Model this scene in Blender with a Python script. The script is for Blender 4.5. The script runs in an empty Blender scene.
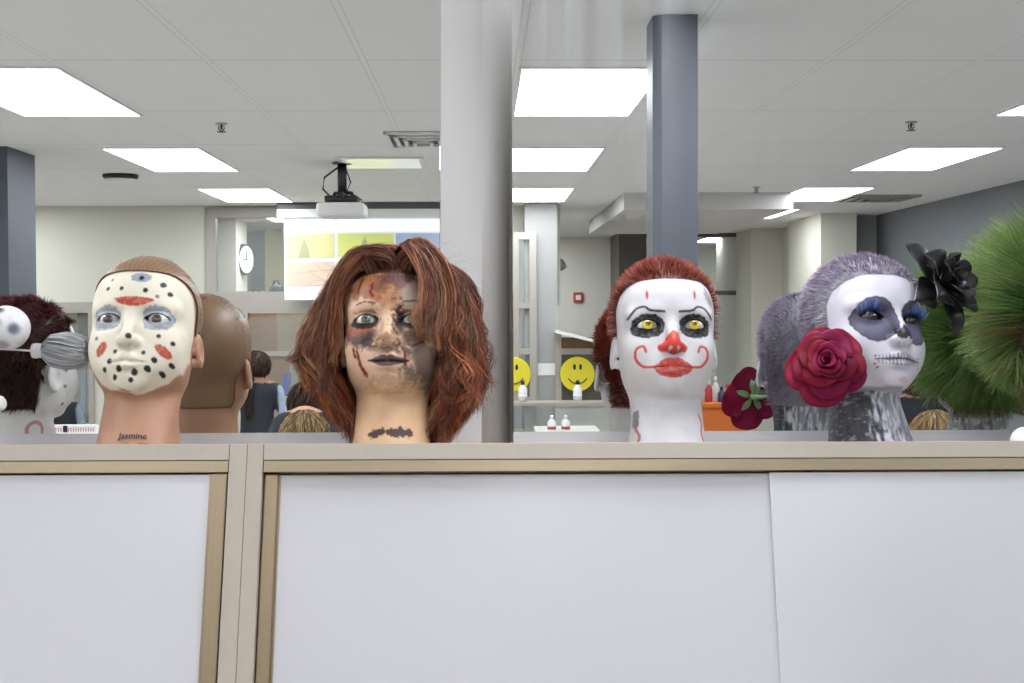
import bpy, bmesh, math, random
import numpy as np
rng = np.random.default_rng(7)
random.seed(7)

# ------------------------------------------------------------------ head sculpting (units: cm, face looks to -Y)
def smin(a, b, k):
    h = np.clip(0.5 + 0.5*(b-a)/k, 0, 1)
    return b*(1-h) + a*h - k*h*(1-h)
def smax(a, b, k): return -smin(-a, -b, k)

def head_field():
    h = 0.16
    xs = np.arange(-10.2, 10.3, h, dtype=np.float32); ys = np.arange(-12.0, 13.0, h, dtype=np.float32)
    zs = np.arange(-0.32, 34.0, h, dtype=np.float32)
    X, Y, Z = np.meshgrid(xs, ys, zs, indexing='ij')
    A = np.abs(X)
    def ell(cx, cy, cz, rx, ry, rz, x=A, tilt=0.0):
        px, py, pz = x-cx, Y-cy, Z-cz
        if tilt:
            c, s = math.cos(tilt), math.sin(tilt)
            px, pz = px*c+pz*s, -px*s+pz*c
        k0 = np.sqrt((px/rx)**2+(py/ry)**2+(pz/rz)**2)+1e-6
        k1 = np.sqrt((px/rx**2)**2+(py/ry**2)**2+(pz/rz**2)**2)+1e-6
        return k0*(k0-1)/k1
    def cone(a, b, ra, rb, x=A):
        a = np.array(a); d = np.array(b)-a; L = float(d@d)
        t = np.clip(((x-a[0])*d[0]+(Y-a[1])*d[1]+(Z-a[2])*d[2])/L, 0, 1)
        return np.sqrt((x-a[0]-t*d[0])**2+(Y-a[1]-t*d[1])**2+(Z-a[2]-t*d[2])**2)-(ra+(rb-ra)*t)
    F = ell(0, 1.5, 23.4, 7.8, 9.6, 9.3)                        # cranium
    F = smin(F, ell(0, -1.7, 18.0, 7.4, 6.9, 9.0), 2.5)           # face
    F = smin(F, ell(0, -1.5, 13.9, 6.3, 6.4, 5.3), 2.2)           # jaw
    F = smin(F, ell(4.4, 0.2, 13.6, 2.3, 3.2, 3.2), 2.0)          # jaw corners
    F = smin(F, ell(0, -6.6, 10.4, 2.3, 1.6, 1.6), 1.3)           # chin
    F = smin(F, ell(3.9, -5.0, 16.4, 2.6, 2.2, 2.6), 2.6)         # cheeks
    F = smin(F, ell(0, -2.9, 24.4, 6.6, 5.6, 5.6), 3.0)           # forehead
    F = smin(F, cone((2.0, -7.6, 22.3), (5.6, -6.0, 22.0), .7, .6), 1.8)   # brow
    F = smax(F, -ell(3.65, -9.3, 20.0, 2.3, 2.1, 1.45, tilt=-0.05), 1.3)      # sockets
    F = smin(F, ell(0, -6.5, 13.4, 3.7, 2.2, 2.6), 1.8)           # muzzle
    F = smin(F, cone((0, -7.7, 21.2), (0, -10.1, 16.9), .65, .9), 1.1)        # nose bridge
    F = smin(F, ell(0, -9.9, 16.2, 1.1, 1.15, .85), .6)
    F = smin(F, ell(1.2, -9.0, 16.25, .72, .95, .72), .6)        # nose wings
    F = smax(F, -ell(.62, -9.6, 15.6, .36, .5, .3), .15)       # nostrils
        # neck, opening towards the base
    rn = np.interp(Z, [0, 3, 7, 11, 16], [6.6, 6.0, 5.45, 5.2, 5.3]).astype(np.float32)
    cy = np.interp(Z, [0, 7, 14], [0.6, 1.1, 1.9]).astype(np.float32)
    N = np.maximum(np.sqrt(X**2+(Y-cy)**2)-rn, Z-17)
    F = smin(F, N, 1.0)
    F = smin(F, cone((3.7, -3.1, .5), (4.7, 2.0, 12.0), .7, .9), 2.0)         # neck tendons
    # mouth
    F = smin(F, cone((.5, -9.0, 14.1), (2.9, -7.7, 13.6), .68, .24), .35)
    F = smin(F, cone((0, -8.8, 12.75), (2.6, -7.8, 13.3), .85, .26), .35)
    F = smax(F, -cone((0, -9.75, 13.45), (3.0, -8.0, 13.5), .16, .1), .12)
    F = smax(F, -ell(0, -8.9, 11.9, 1.5, .6, .35), .7)            # groove under the lip
    # eyelids round the ball, with an almond opening
    ball = ell(3.65, -6.25, 20.1, 1.83, 1.83, 1.83)
    F = smin(F, ball, .5)
    u = (A-3.65)/1.75
    up = .74*np.clip(1-u*u, 0, None)**.8 + 20.12 - .10*u*0
    lo = -.55*np.clip(1-u*u, 0, None)**.8 + 20.05
    cut = np.maximum(np.maximum(Z-up, lo-Z), np.maximum(np.abs(u)*1.75-1.75, Y+6.3))
    F = np.maximum(F, -cut*.8)
    # crease above the lid
    u2 = np.clip(1-(u/1.15)**2, 0, None)
    crease = np.sqrt((Z-(20.55+.75*u2**.7))**2+(Y+8.0)**2*.15)-.12
    F = smax(F, -np.where(np.abs(u) < 1.15, crease, 9), .25)
    # ears
    E = ell(8.15, 1.6, 17.3, .58, 1.8, 2.8, tilt=.10)
    E = smax(E, -ell(8.8, 1.2, 17.6, .6, 1.2, 1.85), .35)
    E = smin(E, ell(7.8, .35, 17.0, .5, .45, .7), .3)
    E = smin(E, ell(7.6, 1.0, 15.2, .5, .8, .75), .5)
    F = smin(F, E, .6)
    F = np.maximum(F, -Z)
    return F, (xs[0], ys[0], zs[0]), h

def surface_nets(F, org, h):
    S = F < 0
    nx, ny, nz = F.shape
    acc = np.zeros((nx-1, ny-1, nz-1, 3), np.float32); cnt = np.zeros((nx-1, ny-1, nz-1), np.float32)
    for ax in range(3):
        sl0 = [slice(None)]*3; sl1 = [slice(None)]*3
        sl0[ax] = slice(0, -1); sl1[ax] = slice(1, None)
        f0 = F[tuple(sl0)]; f1 = F[tuple(sl1)]
        cr = (f0 < 0) != (f1 < 0)
        t = np.where(cr, f0/(f0-f1+1e-12), 0)
        o = [a for a in range(3) if a != ax]
        for d0 in (0, 1):
            for d1 in (0, 1):
                sl = [slice(None)]*3
                for a, d in zip(o, (d0, d1)):
                    n = F.shape[a]-1
                    sl[a] = slice(d, d+n)
                c = cr[tuple(sl)]; tt = t[tuple(sl)]
                cnt += c
                acc[..., ax] += np.where(c, tt, 0)
                acc[..., o[0]] += c*d0; acc[..., o[1]] += c*d1
    act = cnt > 0
    idx = -np.ones(act.shape, np.int64); ii = np.argwhere(act)
    idx[act] = np.arange(len(ii))
    V = (ii + acc[act]/cnt[act][:, None])*h + np.array(org)
    Q = []
    for ax in range(3):
        o = [(1, 2), (2, 0), (0, 1)][ax]
        sl0 = [slice(1, -1)]*3; sl1 = [slice(1, -1)]*3
        sl0[ax] = slice(0, -1); sl1[ax] = slice(1, None)
        a0 = S[tuple(sl0)]; a1 = S[tuple(sl1)]
        for inside in (True, False):
            w = np.argwhere((a0 == inside) & (a1 != inside))
            off = np.ones(3, int); off[ax] = 0
            w = w+off
            def cell(d0, d1):
                c = w.copy(); c[:, o[0]] -= d0; c[:, o[1]] -= d1
                return idx[c[:, 0], c[:, 1], c[:, 2]]
            q = np.stack([cell(1, 1), cell(0, 1), cell(0, 0), cell(1, 0)], 1)
            if not inside: q = q[:, ::-1]
            Q.append(q)
    Q = np.concatenate(Q); Q = Q[(Q >= 0).all(1)]
    return V.astype(np.float32), Q

def relax(V, Q, n=2, f=.5):
    e = np.concatenate([Q[:, [0, 1]], Q[:, [1, 2]], Q[:, [2, 3]], Q[:, [3, 0]]])
    deg = np.bincount(e[:, 0], minlength=len(V)).astype(np.float32)[:, None]+np.bincount(e[:, 1], minlength=len(V))[:, None]
    for _ in range(n):
        s = np.zeros_like(V)
        for k in range(3):
            s[:, k] = np.bincount(e[:, 0], V[e[:, 1], k], len(V))+np.bincount(e[:, 1], V[e[:, 0], k], len(V))
        V = V*(1-f)+f*s/np.maximum(deg, 1)
    return V

_F, _o, _h = head_field()
HV, HQ = surface_nets(_F, _o, _h)
HV = relax(HV, HQ, 2, .5)
HV[:, 2] = np.where(HV[:, 2] < .1, 0, HV[:, 2])
del _F
def vnormals(V, Q):
    n = np.cross(V[Q[:, 2]]-V[Q[:, 0]], V[Q[:, 3]]-V[Q[:, 1]])
    N = np.zeros_like(V)
    for c in range(4):
        for k in range(3): N[:, k] += np.bincount(Q[:, c], n[:, k], len(V))
    return N/(np.linalg.norm(N, axis=1, keepdims=True)+1e-9)
HN = vnormals(HV, HQ)
from mathutils import Vector, Matrix, Euler
from math import sin, cos, pi, radians as R
COL = bpy.context.scene.collection

def lin(h):
    h = h.lstrip('#'); c = [int(h[i:i+2], 16)/255 for i in (0, 2, 4)]
    return np.array([x/12.92 if x <= .04045 else ((x+.055)/1.055)**2.4 for x in c], np.float32)

# ------------------------------------------------------------------ materials
def mat(name, col, rough=.5, metal=0.0, bump=None, var=None, spec=None, coat=0, emit=None, attr=None, sheen=0, stretch=(1,1,1), alpha=None):
    m = bpy.data.materials.new(name); m.use_nodes = True
    nt = m.node_tree; N = nt.nodes; L = nt.links; b = N['Principled BSDF']
    c = tuple(lin(col)) + (1,) if isinstance(col, str) else tuple(col)+(1,)
    b.inputs['Base Color'].default_value = c
    b.inputs['Roughness'].default_value = rough; b.inputs['Metallic'].default_value = metal
    if spec is not None: b.inputs['Specular IOR Level'].default_value = spec
    if coat: b.inputs['Coat Weight'].default_value = coat; b.inputs['Coat Roughness'].default_value = .25
    if sheen: b.inputs['Sheen Weight'].default_value = sheen
    src = None
    if attr:
        a = N.new('ShaderNodeAttribute'); a.attribute_name = attr; src = a.outputs['Color']
        L.new(src, b.inputs['Base Color'])
    if var or bump:
        tc = N.new('ShaderNodeTexCoord'); mp = N.new('ShaderNodeMapping'); mp.inputs['Scale'].default_value = stretch
        L.new(tc.outputs['Object'], mp.inputs['Vector'])
    if var:
        nz = N.new('ShaderNodeTexNoise'); nz.inputs['Scale'].default_value = var[0]; nz.inputs['Detail'].default_value = 4
        L.new(mp.outputs['Vector'], nz.inputs['Vector'])
        mr = N.new('ShaderNodeMapRange'); mr.inputs['From Min'].default_value = .3; mr.inputs['From Max'].default_value = .7
        mr.inputs['To Min'].default_value = 1-var[1]; mr.inputs['To Max'].default_value = 1+var[1]
        L.new(nz.outputs['Fac'], mr.inputs['Value'])
        mx = N.new('ShaderNodeVectorMath'); mx.operation = 'SCALE'
        if src is not None: L.new(src, mx.inputs[0])
        else: mx.inputs[0].default_value = c[:3]
        L.new(mr.outputs['Result'], mx.inputs['Scale']); L.new(mx.outputs[0], b.inputs['Base Color'])
    if bump:
        nb = N.new('ShaderNodeTexNoise'); nb.inputs['Scale'].default_value = bump[0]; nb.inputs['Detail'].default_value = 3
        L.new(mp.outputs['Vector'], nb.inputs['Vector'])
        bp = N.new('ShaderNodeBump'); bp.inputs['Strength'].default_value = bump[1]; bp.inputs['Distance'].default_value = bump[2] if len(bump) > 2 else .001
        L.new(nb.outputs['Fac'], bp.inputs['Height']); L.new(bp.outputs['Normal'], b.inputs['Normal'])
    if emit:
        b.inputs['Emission Color'].default_value = tuple(lin(emit[0]))+(1,); b.inputs['Emission Strength'].default_value = emit[1]
    if alpha is not None: b.inputs['Alpha'].default_value = alpha
    return m

# ------------------------------------------------------------------ objects
def link(name, me, m=None, parent=None, loc=None):
    o = bpy.data.objects.new(name, me); COL.objects.link(o)
    if m is not None and me is not None:
        for k in (m if isinstance(m, (list, tuple)) else [m]): me.materials.append(k)
    if parent is not None: o.parent = parent
    if loc is not None: o.location = loc
    return o
def tag(o, label=None, cat=None, group=None, kind=None):
    if label: o['label'] = label
    if cat: o['category'] = cat
    if group: o['group'] = group
    if kind: o['kind'] = kind
    return o
def empty(name, label, cat, loc=(0, 0, 0), rz=0, group=None):
    o = bpy.data.objects.new(name, None); COL.objects.link(o); o.location = loc; o.rotation_euler = (0, 0, rz)
    o.empty_display_size = .05
    return tag(o, label, cat, group)
def copy_tree(o, parent=None):
    c = o.copy(); COL.objects.link(c)
    if parent: c.parent = parent
    for ch in list(o.children): copy_tree(ch, c)
    return c
def npmesh(name, V, Fq, smooth=True, colors=None, attr='paint'):
    me = bpy.data.meshes.new(name); V = np.asarray(V, np.float32); Fq = np.asarray(Fq)
    k = Fq.shape[1]
    me.vertices.add(len(V)); me.vertices.foreach_set('co', V.ravel())
    me.loops.add(Fq.size); me.loops.foreach_set('vertex_index', Fq.ravel().astype(np.int32))
    me.polygons.add(len(Fq)); me.polygons.foreach_set('loop_start', (np.arange(len(Fq))*k).astype(np.int32))
    me.polygons.foreach_set('loop_total', np.full(len(Fq), k, np.int32))
    me.polygons.foreach_set('use_smooth', np.full(len(Fq), smooth))
    me.update(calc_edges=True); me.validate()
    if colors is not None:
        a = me.color_attributes.new(attr, 'FLOAT_COLOR', 'POINT')
        c = np.ones((len(V), 4), np.float32); c[:, :3] = colors; a.data.foreach_set('color', c.ravel())
    return me

class MB:
    def __init__(s): s.bm = bmesh.new()
    def box(s, x0, x1, y0, y1, z0, z1, bev=0):
        vs = [s.bm.verts.new(p) for p in ((x0,y0,z0),(x1,y0,z0),(x1,y1,z0),(x0,y1,z0),(x0,y0,z1),(x1,y0,z1),(x1,y1,z1),(x0,y1,z1))]
        fs = [s.bm.faces.new([vs[i] for i in f]) for f in ((3,2,1,0),(4,5,6,7),(0,1,5,4),(1,2,6,5),(2,3,7,6),(3,0,4,7))]
        if bev:
            es = list({e for f in fs for e in f.edges})
            bmesh.ops.bevel(s.bm, geom=es, offset=bev, segments=2, profile=.5, affect='EDGES')
        return s
    def lathe(s, prof, n=24, c=(0, 0, 0), M=None, sx=1, sy=1):
        rings = []
        for r, z in prof:
            ring = []
            for i in range(n):
                a = 2*pi*i/n; p = Vector((r*cos(a)*sx, r*sin(a)*sy, z))
                if M is not None: p = M @ p
                ring.append(s.bm.verts.new(p+Vector(c)))
            rings.append(ring)
        for a, b in zip(rings, rings[1:]):
            for i in range(n):
                f = s.bm.faces.new((a[i], a[(i+1) % n], b[(i+1) % n], b[i])); f.smooth = True
        s.bm.faces.new(rings[0][::-1]); s.bm.faces.new(rings[-1])
        return s
    def tube(s, pts, r, n=8):
        pts = [Vector(p) for p in pts]; rs = r if isinstance(r, (list, tuple)) else [r]*len(pts)
        rings = []
        up = Vector((0, 0, 1))
        for i, p in enumerate(pts):
            t = (pts[min(i+1, len(pts)-1)]-pts[max(i-1, 0)]).normalized()
            a = t.cross(up if abs(t.z) < .95 else Vector((1, 0, 0))).normalized(); b = t.cross(a)
            rings.append([s.bm.verts.new(p+(a*cos(2*pi*k/n)+b*sin(2*pi*k/n))*rs[i]) for k in range(n)])
        for a, b in zip(rings, rings[1:]):
            for i in range(n):
                f = s.bm.faces.new((a[i], a[(i+1) % n], b[(i+1) % n], b[i])); f.smooth = True
        s.bm.faces.new(rings[0][::-1]); s.bm.faces.new(rings[-1])
        return s
    def prism(s, poly, y0, y1):          # polygon in x,z pushed along y
        a = [s.bm.verts.new((x, y0, z)) for x, z in poly]; b = [s.bm.verts.new((x, y1, z)) for x, z in poly]
        s.bm.faces.new(a); s.bm.faces.new(b[::-1]); n = len(a)
        for i in range(n): s.bm.faces.new((a[i], b[i], b[(i+1) % n], a[(i+1) % n]))
        return s
    def vprism(s, poly, z0, z1, smooth=False):
        a = [s.bm.verts.new((x, y, z0)) for x, y in poly]; b = [s.bm.verts.new((x, y, z1)) for x, y in poly]
        s.bm.faces.new(a[::-1]); s.bm.faces.new(b); n = len(a)
        for i in range(n):
            f = s.bm.faces.new((a[i], a[(i+1) % n], b[(i+1) % n], b[i])); f.smooth = smooth
        return s
    def build(s, name, m=None, parent=None, loc=None):
        bmesh.ops.recalc_face_normals(s.bm, faces=s.bm.faces)
        me = bpy.data.meshes.new(name); s.bm.to_mesh(me); s.bm.free()
        return link(name, me, m, parent, loc)
EXPO, LAMP = 0.13, 13.5
# ------------------------------------------------------------------ viewpoint and main planes (metres)
PITCH, TILT = 15.2, 8.3            # camera looks up; the mirrors lean forward from the top of the cabinets
CZ, LZ = 1.29, 1.661               # camera height, cabinet top
YL, YM = 1.95, 2.295               # cabinet front, mirror foot
n_m = Vector((0, -cos(R(TILT)), -sin(R(TILT))))
d_m = (Vector((0, YM, LZ))-Vector((0, 0, CZ))).dot(-n_m)
CV = Vector((0, 0, CZ))-n_m*2*d_m  # where the mirror image of the camera stands
CEIL = CV.z+.90
SK = .0225
def room(a, t, z=0.0):             # room frame: a across, t away from the mirror wall
    return Vector((a-SK*t, CV.y-t-SK*a, z))
ROT = math.atan(-SK)
def room_empty(name, label, cat, a, t, z, group=None, rz=0):
    return empty(name, label, cat, room(a, t, z), ROT+rz, group)

cam = bpy.data.cameras.new('camera'); cam.sensor_width = 36; cam.lens = 36*1307/1024
cam.clip_start = .05; cam.clip_end = 100
co = bpy.data.objects.new('camera', cam); COL.objects.link(co); co.location = (0, 0, CZ)
co.matrix_world = Matrix.Translation((0, 0, CZ)) @ Matrix.Rotation(R(90+PITCH), 4, 'X') @ Matrix.Rotation(R(-.22), 4, 'Z')
bpy.context.scene.camera = co
vs = bpy.context.scene.view_settings
vs.view_transform = 'Standard'; vs.look = 'None'; vs.gamma = 1; vs.use_curve_mapping = False; vs.exposure = EXPO
w = bpy.data.worlds.new('world'); bpy.context.scene.world = w; w.use_nodes = True
w.node_tree.nodes['Background'].inputs[0].default_value = (.8, .85, .9, 1); w.node_tree.nodes['Background'].inputs[1].default_value = .3

# ------------------------------------------------------------------ materials of the room
M = {}
M['laminate'] = mat('greige laminate', '#b4aa9d', .5, var=(60, .02), bump=(250, .12))
M['brass'] = mat('brushed champagne metal', '#a4977f', .34, 1, var=(8, .05), stretch=(1, 30, 60))
M['brass_v'] = mat('brushed champagne metal upright', '#a3937b', .36, 1, var=(8, .05), stretch=(60, 30, 1))
M['whitepanel'] = mat('white gloss sliding door', '#ccccd0', .20, coat=.3)
M['darkgap'] = mat('dark track', '#3c352e', .6)
M['alu'] = mat('brushed aluminium', '#d9dade', .32, .55, var=(6, .05), stretch=(1, 20, 40))
M['wall'] = mat('painted wall light grey', '#c9c7c3', .7, bump=(120, .06))
M['wallbeige'] = mat('painted wall pale green beige', '#cfcdbf', .75, bump=(120, .05))
M['bluegrey'] = mat('blue grey paint', '#585b63', .45, var=(3, .03))
M['darkblue'] = mat('dark blue grey paint', '#4c515b', .5, var=(3, .03))
M['floor'] = mat('vinyl floor', '#bab6b0', .4, var=(4, .06))
M['frame'] = mat('greige metal frame', '#a8a298', .45)
M['darkframe'] = mat('bronze frame', '#4f4a45', .4)
M['white'] = mat('white plastic', '#e4e4e2', .45)
M['black'] = mat('black plastic', '#26262a', .45)
M['paper'] = mat('paper', '#ecebe6', .8)
M['lamp'] = mat('lamp diffuser', '#ffffff', .5, emit=('#f3f6fe', LAMP))
# mirror: silvered glass with faint wiped smears
def mirror_mat():
    m = bpy.data.materials.new('mirror'); m.use_nodes = True; nt = m.node_tree; N = nt.nodes; L = nt.links
    b = N['Principled BSDF']; b.inputs['Base Color'].default_value = (.86, .885, .875, 1); b.inputs['Metallic'].default_value = 1; b.inputs['Roughness'].default_value = .0
    d = N.new('ShaderNodeBsdfDiffuse'); d.inputs['Color'].default_value = (.75, .8, .9, 1)
    tc = N.new('ShaderNodeTexCoord'); mp = N.new('ShaderNodeMapping'); mp.inputs['Scale'].default_value = (14, 1, 1.2); mp.inputs['Rotation'].default_value = (0, .22, 0)
    nz = N.new('ShaderNodeTexNoise'); nz.inputs['Scale'].default_value = 1.6; nz.inputs['Detail'].default_value = 6
    mp2 = N.new('ShaderNodeMapping'); n2 = N.new('ShaderNodeTexNoise'); n2.inputs['Scale'].default_value = 2.3
    L.new(tc.outputs['Object'], mp.inputs['Vector']); L.new(mp.outputs['Vector'], nz.inputs['Vector'])
    L.new(tc.outputs['Object'], n2.inputs['Vector'])
    r1 = N.new('ShaderNodeMapRange'); r1.inputs['From Min'].default_value = .42; r1.inputs['From Max'].default_value = .72; r1.inputs['To Max'].default_value = .30
    r2 = N.new('ShaderNodeMapRange'); r2.inputs['From Min'].default_value = .38; r2.inputs['From Max'].default_value = .68
    sp = N.new('ShaderNodeSeparateXYZ'); L.new(tc.outputs['Object'], sp.inputs[0])
    r3 = N.new('ShaderNodeMapRange'); r3.inputs['From Min'].default_value = -.38; r3.inputs['From Max'].default_value = -.85
    L.new(sp.outputs['X'], r3.inputs['Value'])
    r4 = N.new('ShaderNodeMapRange'); r4.inputs['From Min'].default_value = .40; r4.inputs['From Max'].default_value = .75; L.new(sp.outputs['Z'], r4.inputs['Value'])
    mu3 = N.new('ShaderNodeMath'); mu3.operation = 'MULTIPLY'; L.new(r3.outputs[0], mu3.inputs[0]); L.new(r4.outputs[0], mu3.inputs[1])
    mu = N.new('ShaderNodeMath'); mu.operation = 'MULTIPLY'; mu2 = N.new('ShaderNodeMath'); mu2.operation = 'MULTIPLY'
    L.new(nz.outputs['Fac'], r1.inputs['Value']); L.new(n2.outputs['Fac'], r2.inputs['Value'])
    L.new(r1.outputs[0], mu.inputs[0]); L.new(r2.outputs[0], mu.inputs[1]); L.new(mu.outputs[0], mu2.inputs[0]); L.new(mu3.outputs[0], mu2.inputs[1])
    mix = N.new('ShaderNodeMixShader'); L.new(mu2.outputs[0], mix.inputs[0]); L.new(b.outputs[0], mix.inputs[1]); L.new(d.outputs[0], mix.inputs[2])
    L.new(mix.outputs[0], N['Material Output'].inputs['Surface'])
    return m
M['mirror'] = mirror_mat()

# ceiling: tiles with grid lines
def ceil_mat():
    m = mat('ceiling tiles', '#e6e6e4', .85, bump=(300, .05)); nt = m.node_tree; N = nt.nodes; L = nt.links; b = N['Principled BSDF']
    tc = N.new('ShaderNodeTexCoord'); sp = N.new('ShaderNodeSeparateXYZ'); L.new(tc.outputs['Object'], sp.inputs[0])
    outs = []
    for ax, per, off in (('X', .560, .134), ('Y', 1.2, .06)):
        a = N.new('ShaderNodeMath'); a.operation = 'SUBTRACT'; a.inputs[1].default_value = off; L.new(sp.outputs[ax], a.inputs[0])
        p = N.new('ShaderNodeMath'); p.operation = 'PINGPONG'; p.inputs[1].default_value = per/2; L.new(a.outputs[0], p.inputs[0])
        for th in (.009, .013):
            c = N.new('ShaderNodeMath'); c.operation = 'LESS_THAN'; c.inputs[1].default_value = th; L.new(p.outputs[0], c.inputs[0]); outs.append(c)
    mx1 = N.new('ShaderNodeMath'); mx1.operation = 'MAXIMUM'; L.new(outs[0].outputs[0], mx1.inputs[0])
    mx2 = N.new('ShaderNodeMath'); mx2.operation = 'MAXIMUM'; L.new(outs[1].outputs[0], mx2.inputs[0]); L.new(outs[2].outputs[0], mx2.inputs[1])
    c1 = N.new('ShaderNodeMix'); c1.data_type = 'RGBA'; c1.inputs[6].default_value = tuple(lin('#e7e7e4'))+(1,); c1.inputs[7].default_value = tuple(lin('#b9b9b5'))+(1,)
    c2 = N.new('ShaderNodeMix'); c2.data_type = 'RGBA'; c2.inputs[7].default_value = tuple(lin('#eaeae8'))+(1,)
    L.new(mx2.outputs[0], c1.inputs[0]); L.new(c1.outputs[2], c2.inputs[6]); L.new(mx1.outputs[0], c2.inputs[0]); L.new(c2.outputs[2], b.inputs['Base Color'])
    return m

# ------------------------------------------------------------------ room shell (t: 2 at the mirror wall, growing towards the far end)
def rbox(name, a0, a1, t0, t1, z0, z1, m, kind=None, parent=None, bev=0):
    o = MB().box(a0, a1, -t1, -t0, z0, z1, bev).build(name, m)
    o.location = (CV.x, CV.y, 0); o.rotation_euler = (0, 0, ROT)
    if kind: o['kind'] = kind
    return o
AL, AR, TB = -5.2, 3.82, 19.0
rbox('floor', AL-.3, 8, 1.7, 20.5, -.1, 0, M['floor'], 'structure')
c = rbox('ceiling', AL-.3, 8, 1.7, 20.5, CEIL, CEIL+.1, ceil_mat(), 'structure')
rbox('wall_left', AL-.15, AL, 1.7, 20.5, 0, CEIL, M['wall'], 'structure')
rbox('wall_right', AR, AR+.15, 1.7, 12.9, 0, CEIL, mat('slate grey wall', '#6d7176', .6), 'structure')
rbox('wall_right_far', 7.85, 8, 12.9, 20.5, 0, CEIL, M['wallbeige'], 'structure')
o = MB().box(-6, 5, YM+.07, YM+.2, 0, CEIL+.05).build('wall_front', M['wall']); o['kind'] = 'structure'
# pilaster between the two mirrors, its right edge rounded back
prof = [(-.30, YM+.085), (-.30, YM+.012), (-.055, YM+.012)]
for k in range(1, 9):
    a = pi/2*k/8; prof.append((-.055+.05*sin(a), YM+.062-.05*cos(a)))
prof += [(-.004, YM+.085)]
o = MB().vprism(prof, LZ+.001, CEIL-.001).build('trim_1', M['wall']); o['kind'] = 'structure'
for p in o.data.polygons:
    if abs(p.normal.z) < .5: p.use_smooth = abs(p.normal.x) > .02 and p.area < .02

# ------------------------------------------------------------------ mirrors leaning on the cabinet tops
def mirror(x0, x1, label):
    e = empty('wall_mirror', label, 'mirror', ((x0+x1)/2, YM, LZ+.0015)); e.rotation_euler = (R(TILT), 0, 0)
    w2 = (x1-x0)/2
    MB().box(-w2, w2, 0, .005, .03, 1.10, .0012).build('mirror_glass', M['mirror'], e)
    b = MB().box(-w2, w2, -.006, .0085, .0, .010); b.box(-w2, w2, -.006, -.0005, .010, .082); b.box(-w2, w2, .0055, .0085, .010, .05)
    b.build('bottom_channel', M['alu'], e)
    return e
mirror(-1.95, -.129, 'frameless wall mirror in a metal channel, behind the cream painted face and auburn wig')
mirror(.0015, 1.95, 'frameless wall mirror in a metal channel, behind the clown and skull-painted heads')

# ------------------------------------------------------------------ cabinets under the heads
def cabinet(name_label, x0, x1, side, seam=None):
    e = empty('sliding_door_cabinet', name_label, 'cabinet', ((x0+x1)/2, (YL+YM)/2+.02, 0)); ox, oy = e.location.x, e.location.y
    P = lambda *a: (a[0]-ox, a[1]-ox, a[2]-oy, a[3]-oy, a[4], a[5])
    yb = YM+.06
    sw = .0264 if side == 'l' else .0238
    MB().box(*P(x0+.03, x1-.03, YL+.05, yb, .10, LZ-.03)).build('body', M['laminate'], e)
    for s in (0, 1):
        xa = x0 if s == 0 else x1-sw
        MB().box(*P(xa, xa+sw, YL, yb, 0, LZ), .0008).build('side_panel', M['laminate'], e)
    MB().box(*P(x0+sw+.0008, x1-sw-.0008, YL+.0005, yb, LZ-.0247, LZ), .0008).build('top_board', M['laminate'], e)
    MB().box(*P(x0+sw, x1-sw, YL+.03, yb, 0, .10)).build('plinth', M['laminate'], e)
    b = MB().box(*P(x0+sw+.001, x1-sw-.001, YL+.002, YL+.034, LZ-.0432, LZ-.0252), .0008).build('top_rail', M['brass'], e)
    MB().box(*P(x0+sw+.002, x1-sw-.002, YL+.024, YL+.045, LZ-.052, LZ-.0432)).build('door_track', M['darkgap'], e)
    MB().box(*P(x0+sw, x1-sw, YL+.005, YL+.05, .10, .125)).build('bottom_rail', M['brass'], e)
    zt = LZ-.0447
    def door(xa, xb, y, pull):
        d = MB().box(*P(xa, xb, y, y+.006, .127, zt), .0015).build('door', M['whitepanel'], e)
        for q in pull:
            xh = xa if q == 'l' else xb
            s = 1 if q == 'l' else -1
            pw = .0215 if q == 'l' else .0245
            lo, hi = sorted((xh, xh+s*pw))
            g = MB().box(*P(lo, hi, y-.007, y+.007, .127, zt), .002)
            lo2, hi2 = sorted((xh+s*pw, xh+s*(pw+.003))); g.box(*P(lo2, hi2, y-.0015, y+.007, .127, zt))
            h = g.build('door_edge_pull', M['brass_v'], d)
    if side == 'l':
        door(x0+sw+.002, (x0+x1)/2+.02, YL+.018, ''); door((x0+x1)/2-.02, x1-sw-.002, YL+.0095, 'r')
    else:
        door(x0+sw+.0015, seam+.03, YL+.018, 'l'); door(seam, x1-sw-.002, YL+.0095, '')
    return e
cabinet('tall greige cabinet under the spotted white face, white sliding doors with brass edges', -2.02, -.4013, 'l')
cabinet('long greige cabinet with overlapping white sliding doors under the wig, clown and skull heads', -.4007, 2.3, 'r', .388)

# ------------------------------------------------------------------ ceiling lights
def light(first=None, label='', a=0, t=0, group='recessed ceiling light panels'):
    if first is None:
        e = room_empty('ceiling_light', label, 'light', a, t, CEIL, group)
        w2, d2 = .262, .585
        MB().box(-w2, w2, -d2, d2, -.006, -.002).build('diffuser', M['lamp'], e)
        b = MB()
        for x0, x1, y0, y1 in ((-w2-.012, -w2, -d2-.012, d2+.012), (w2, w2+.012, -d2-.012, d2+.012), (-w2, w2, -d2-.012, -d2), (-w2, w2, d2, d2+.012)):
            b.box(x0, x1, y0, y1, -.008, -.0005)
        b.build('light_frame', M['white'], e)
    else:
        e = copy_tree(first); e.location = room(a, t, CEIL); e['label'] = label
    return e
k0 = None
cols = {-8: ('added row by the left wall', -4.346+.28), -4: ('left row', -2.106+.28), 0: ('middle row', .134+.28), 4: ('right row', 2.374+.28)}  # leftmost row is added, out of view, to brighten the back wall
ords = ['above the mirror', 'nearest', 'second nearest', 'third', 'fourth', 'fifth', 'sixth']
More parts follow.
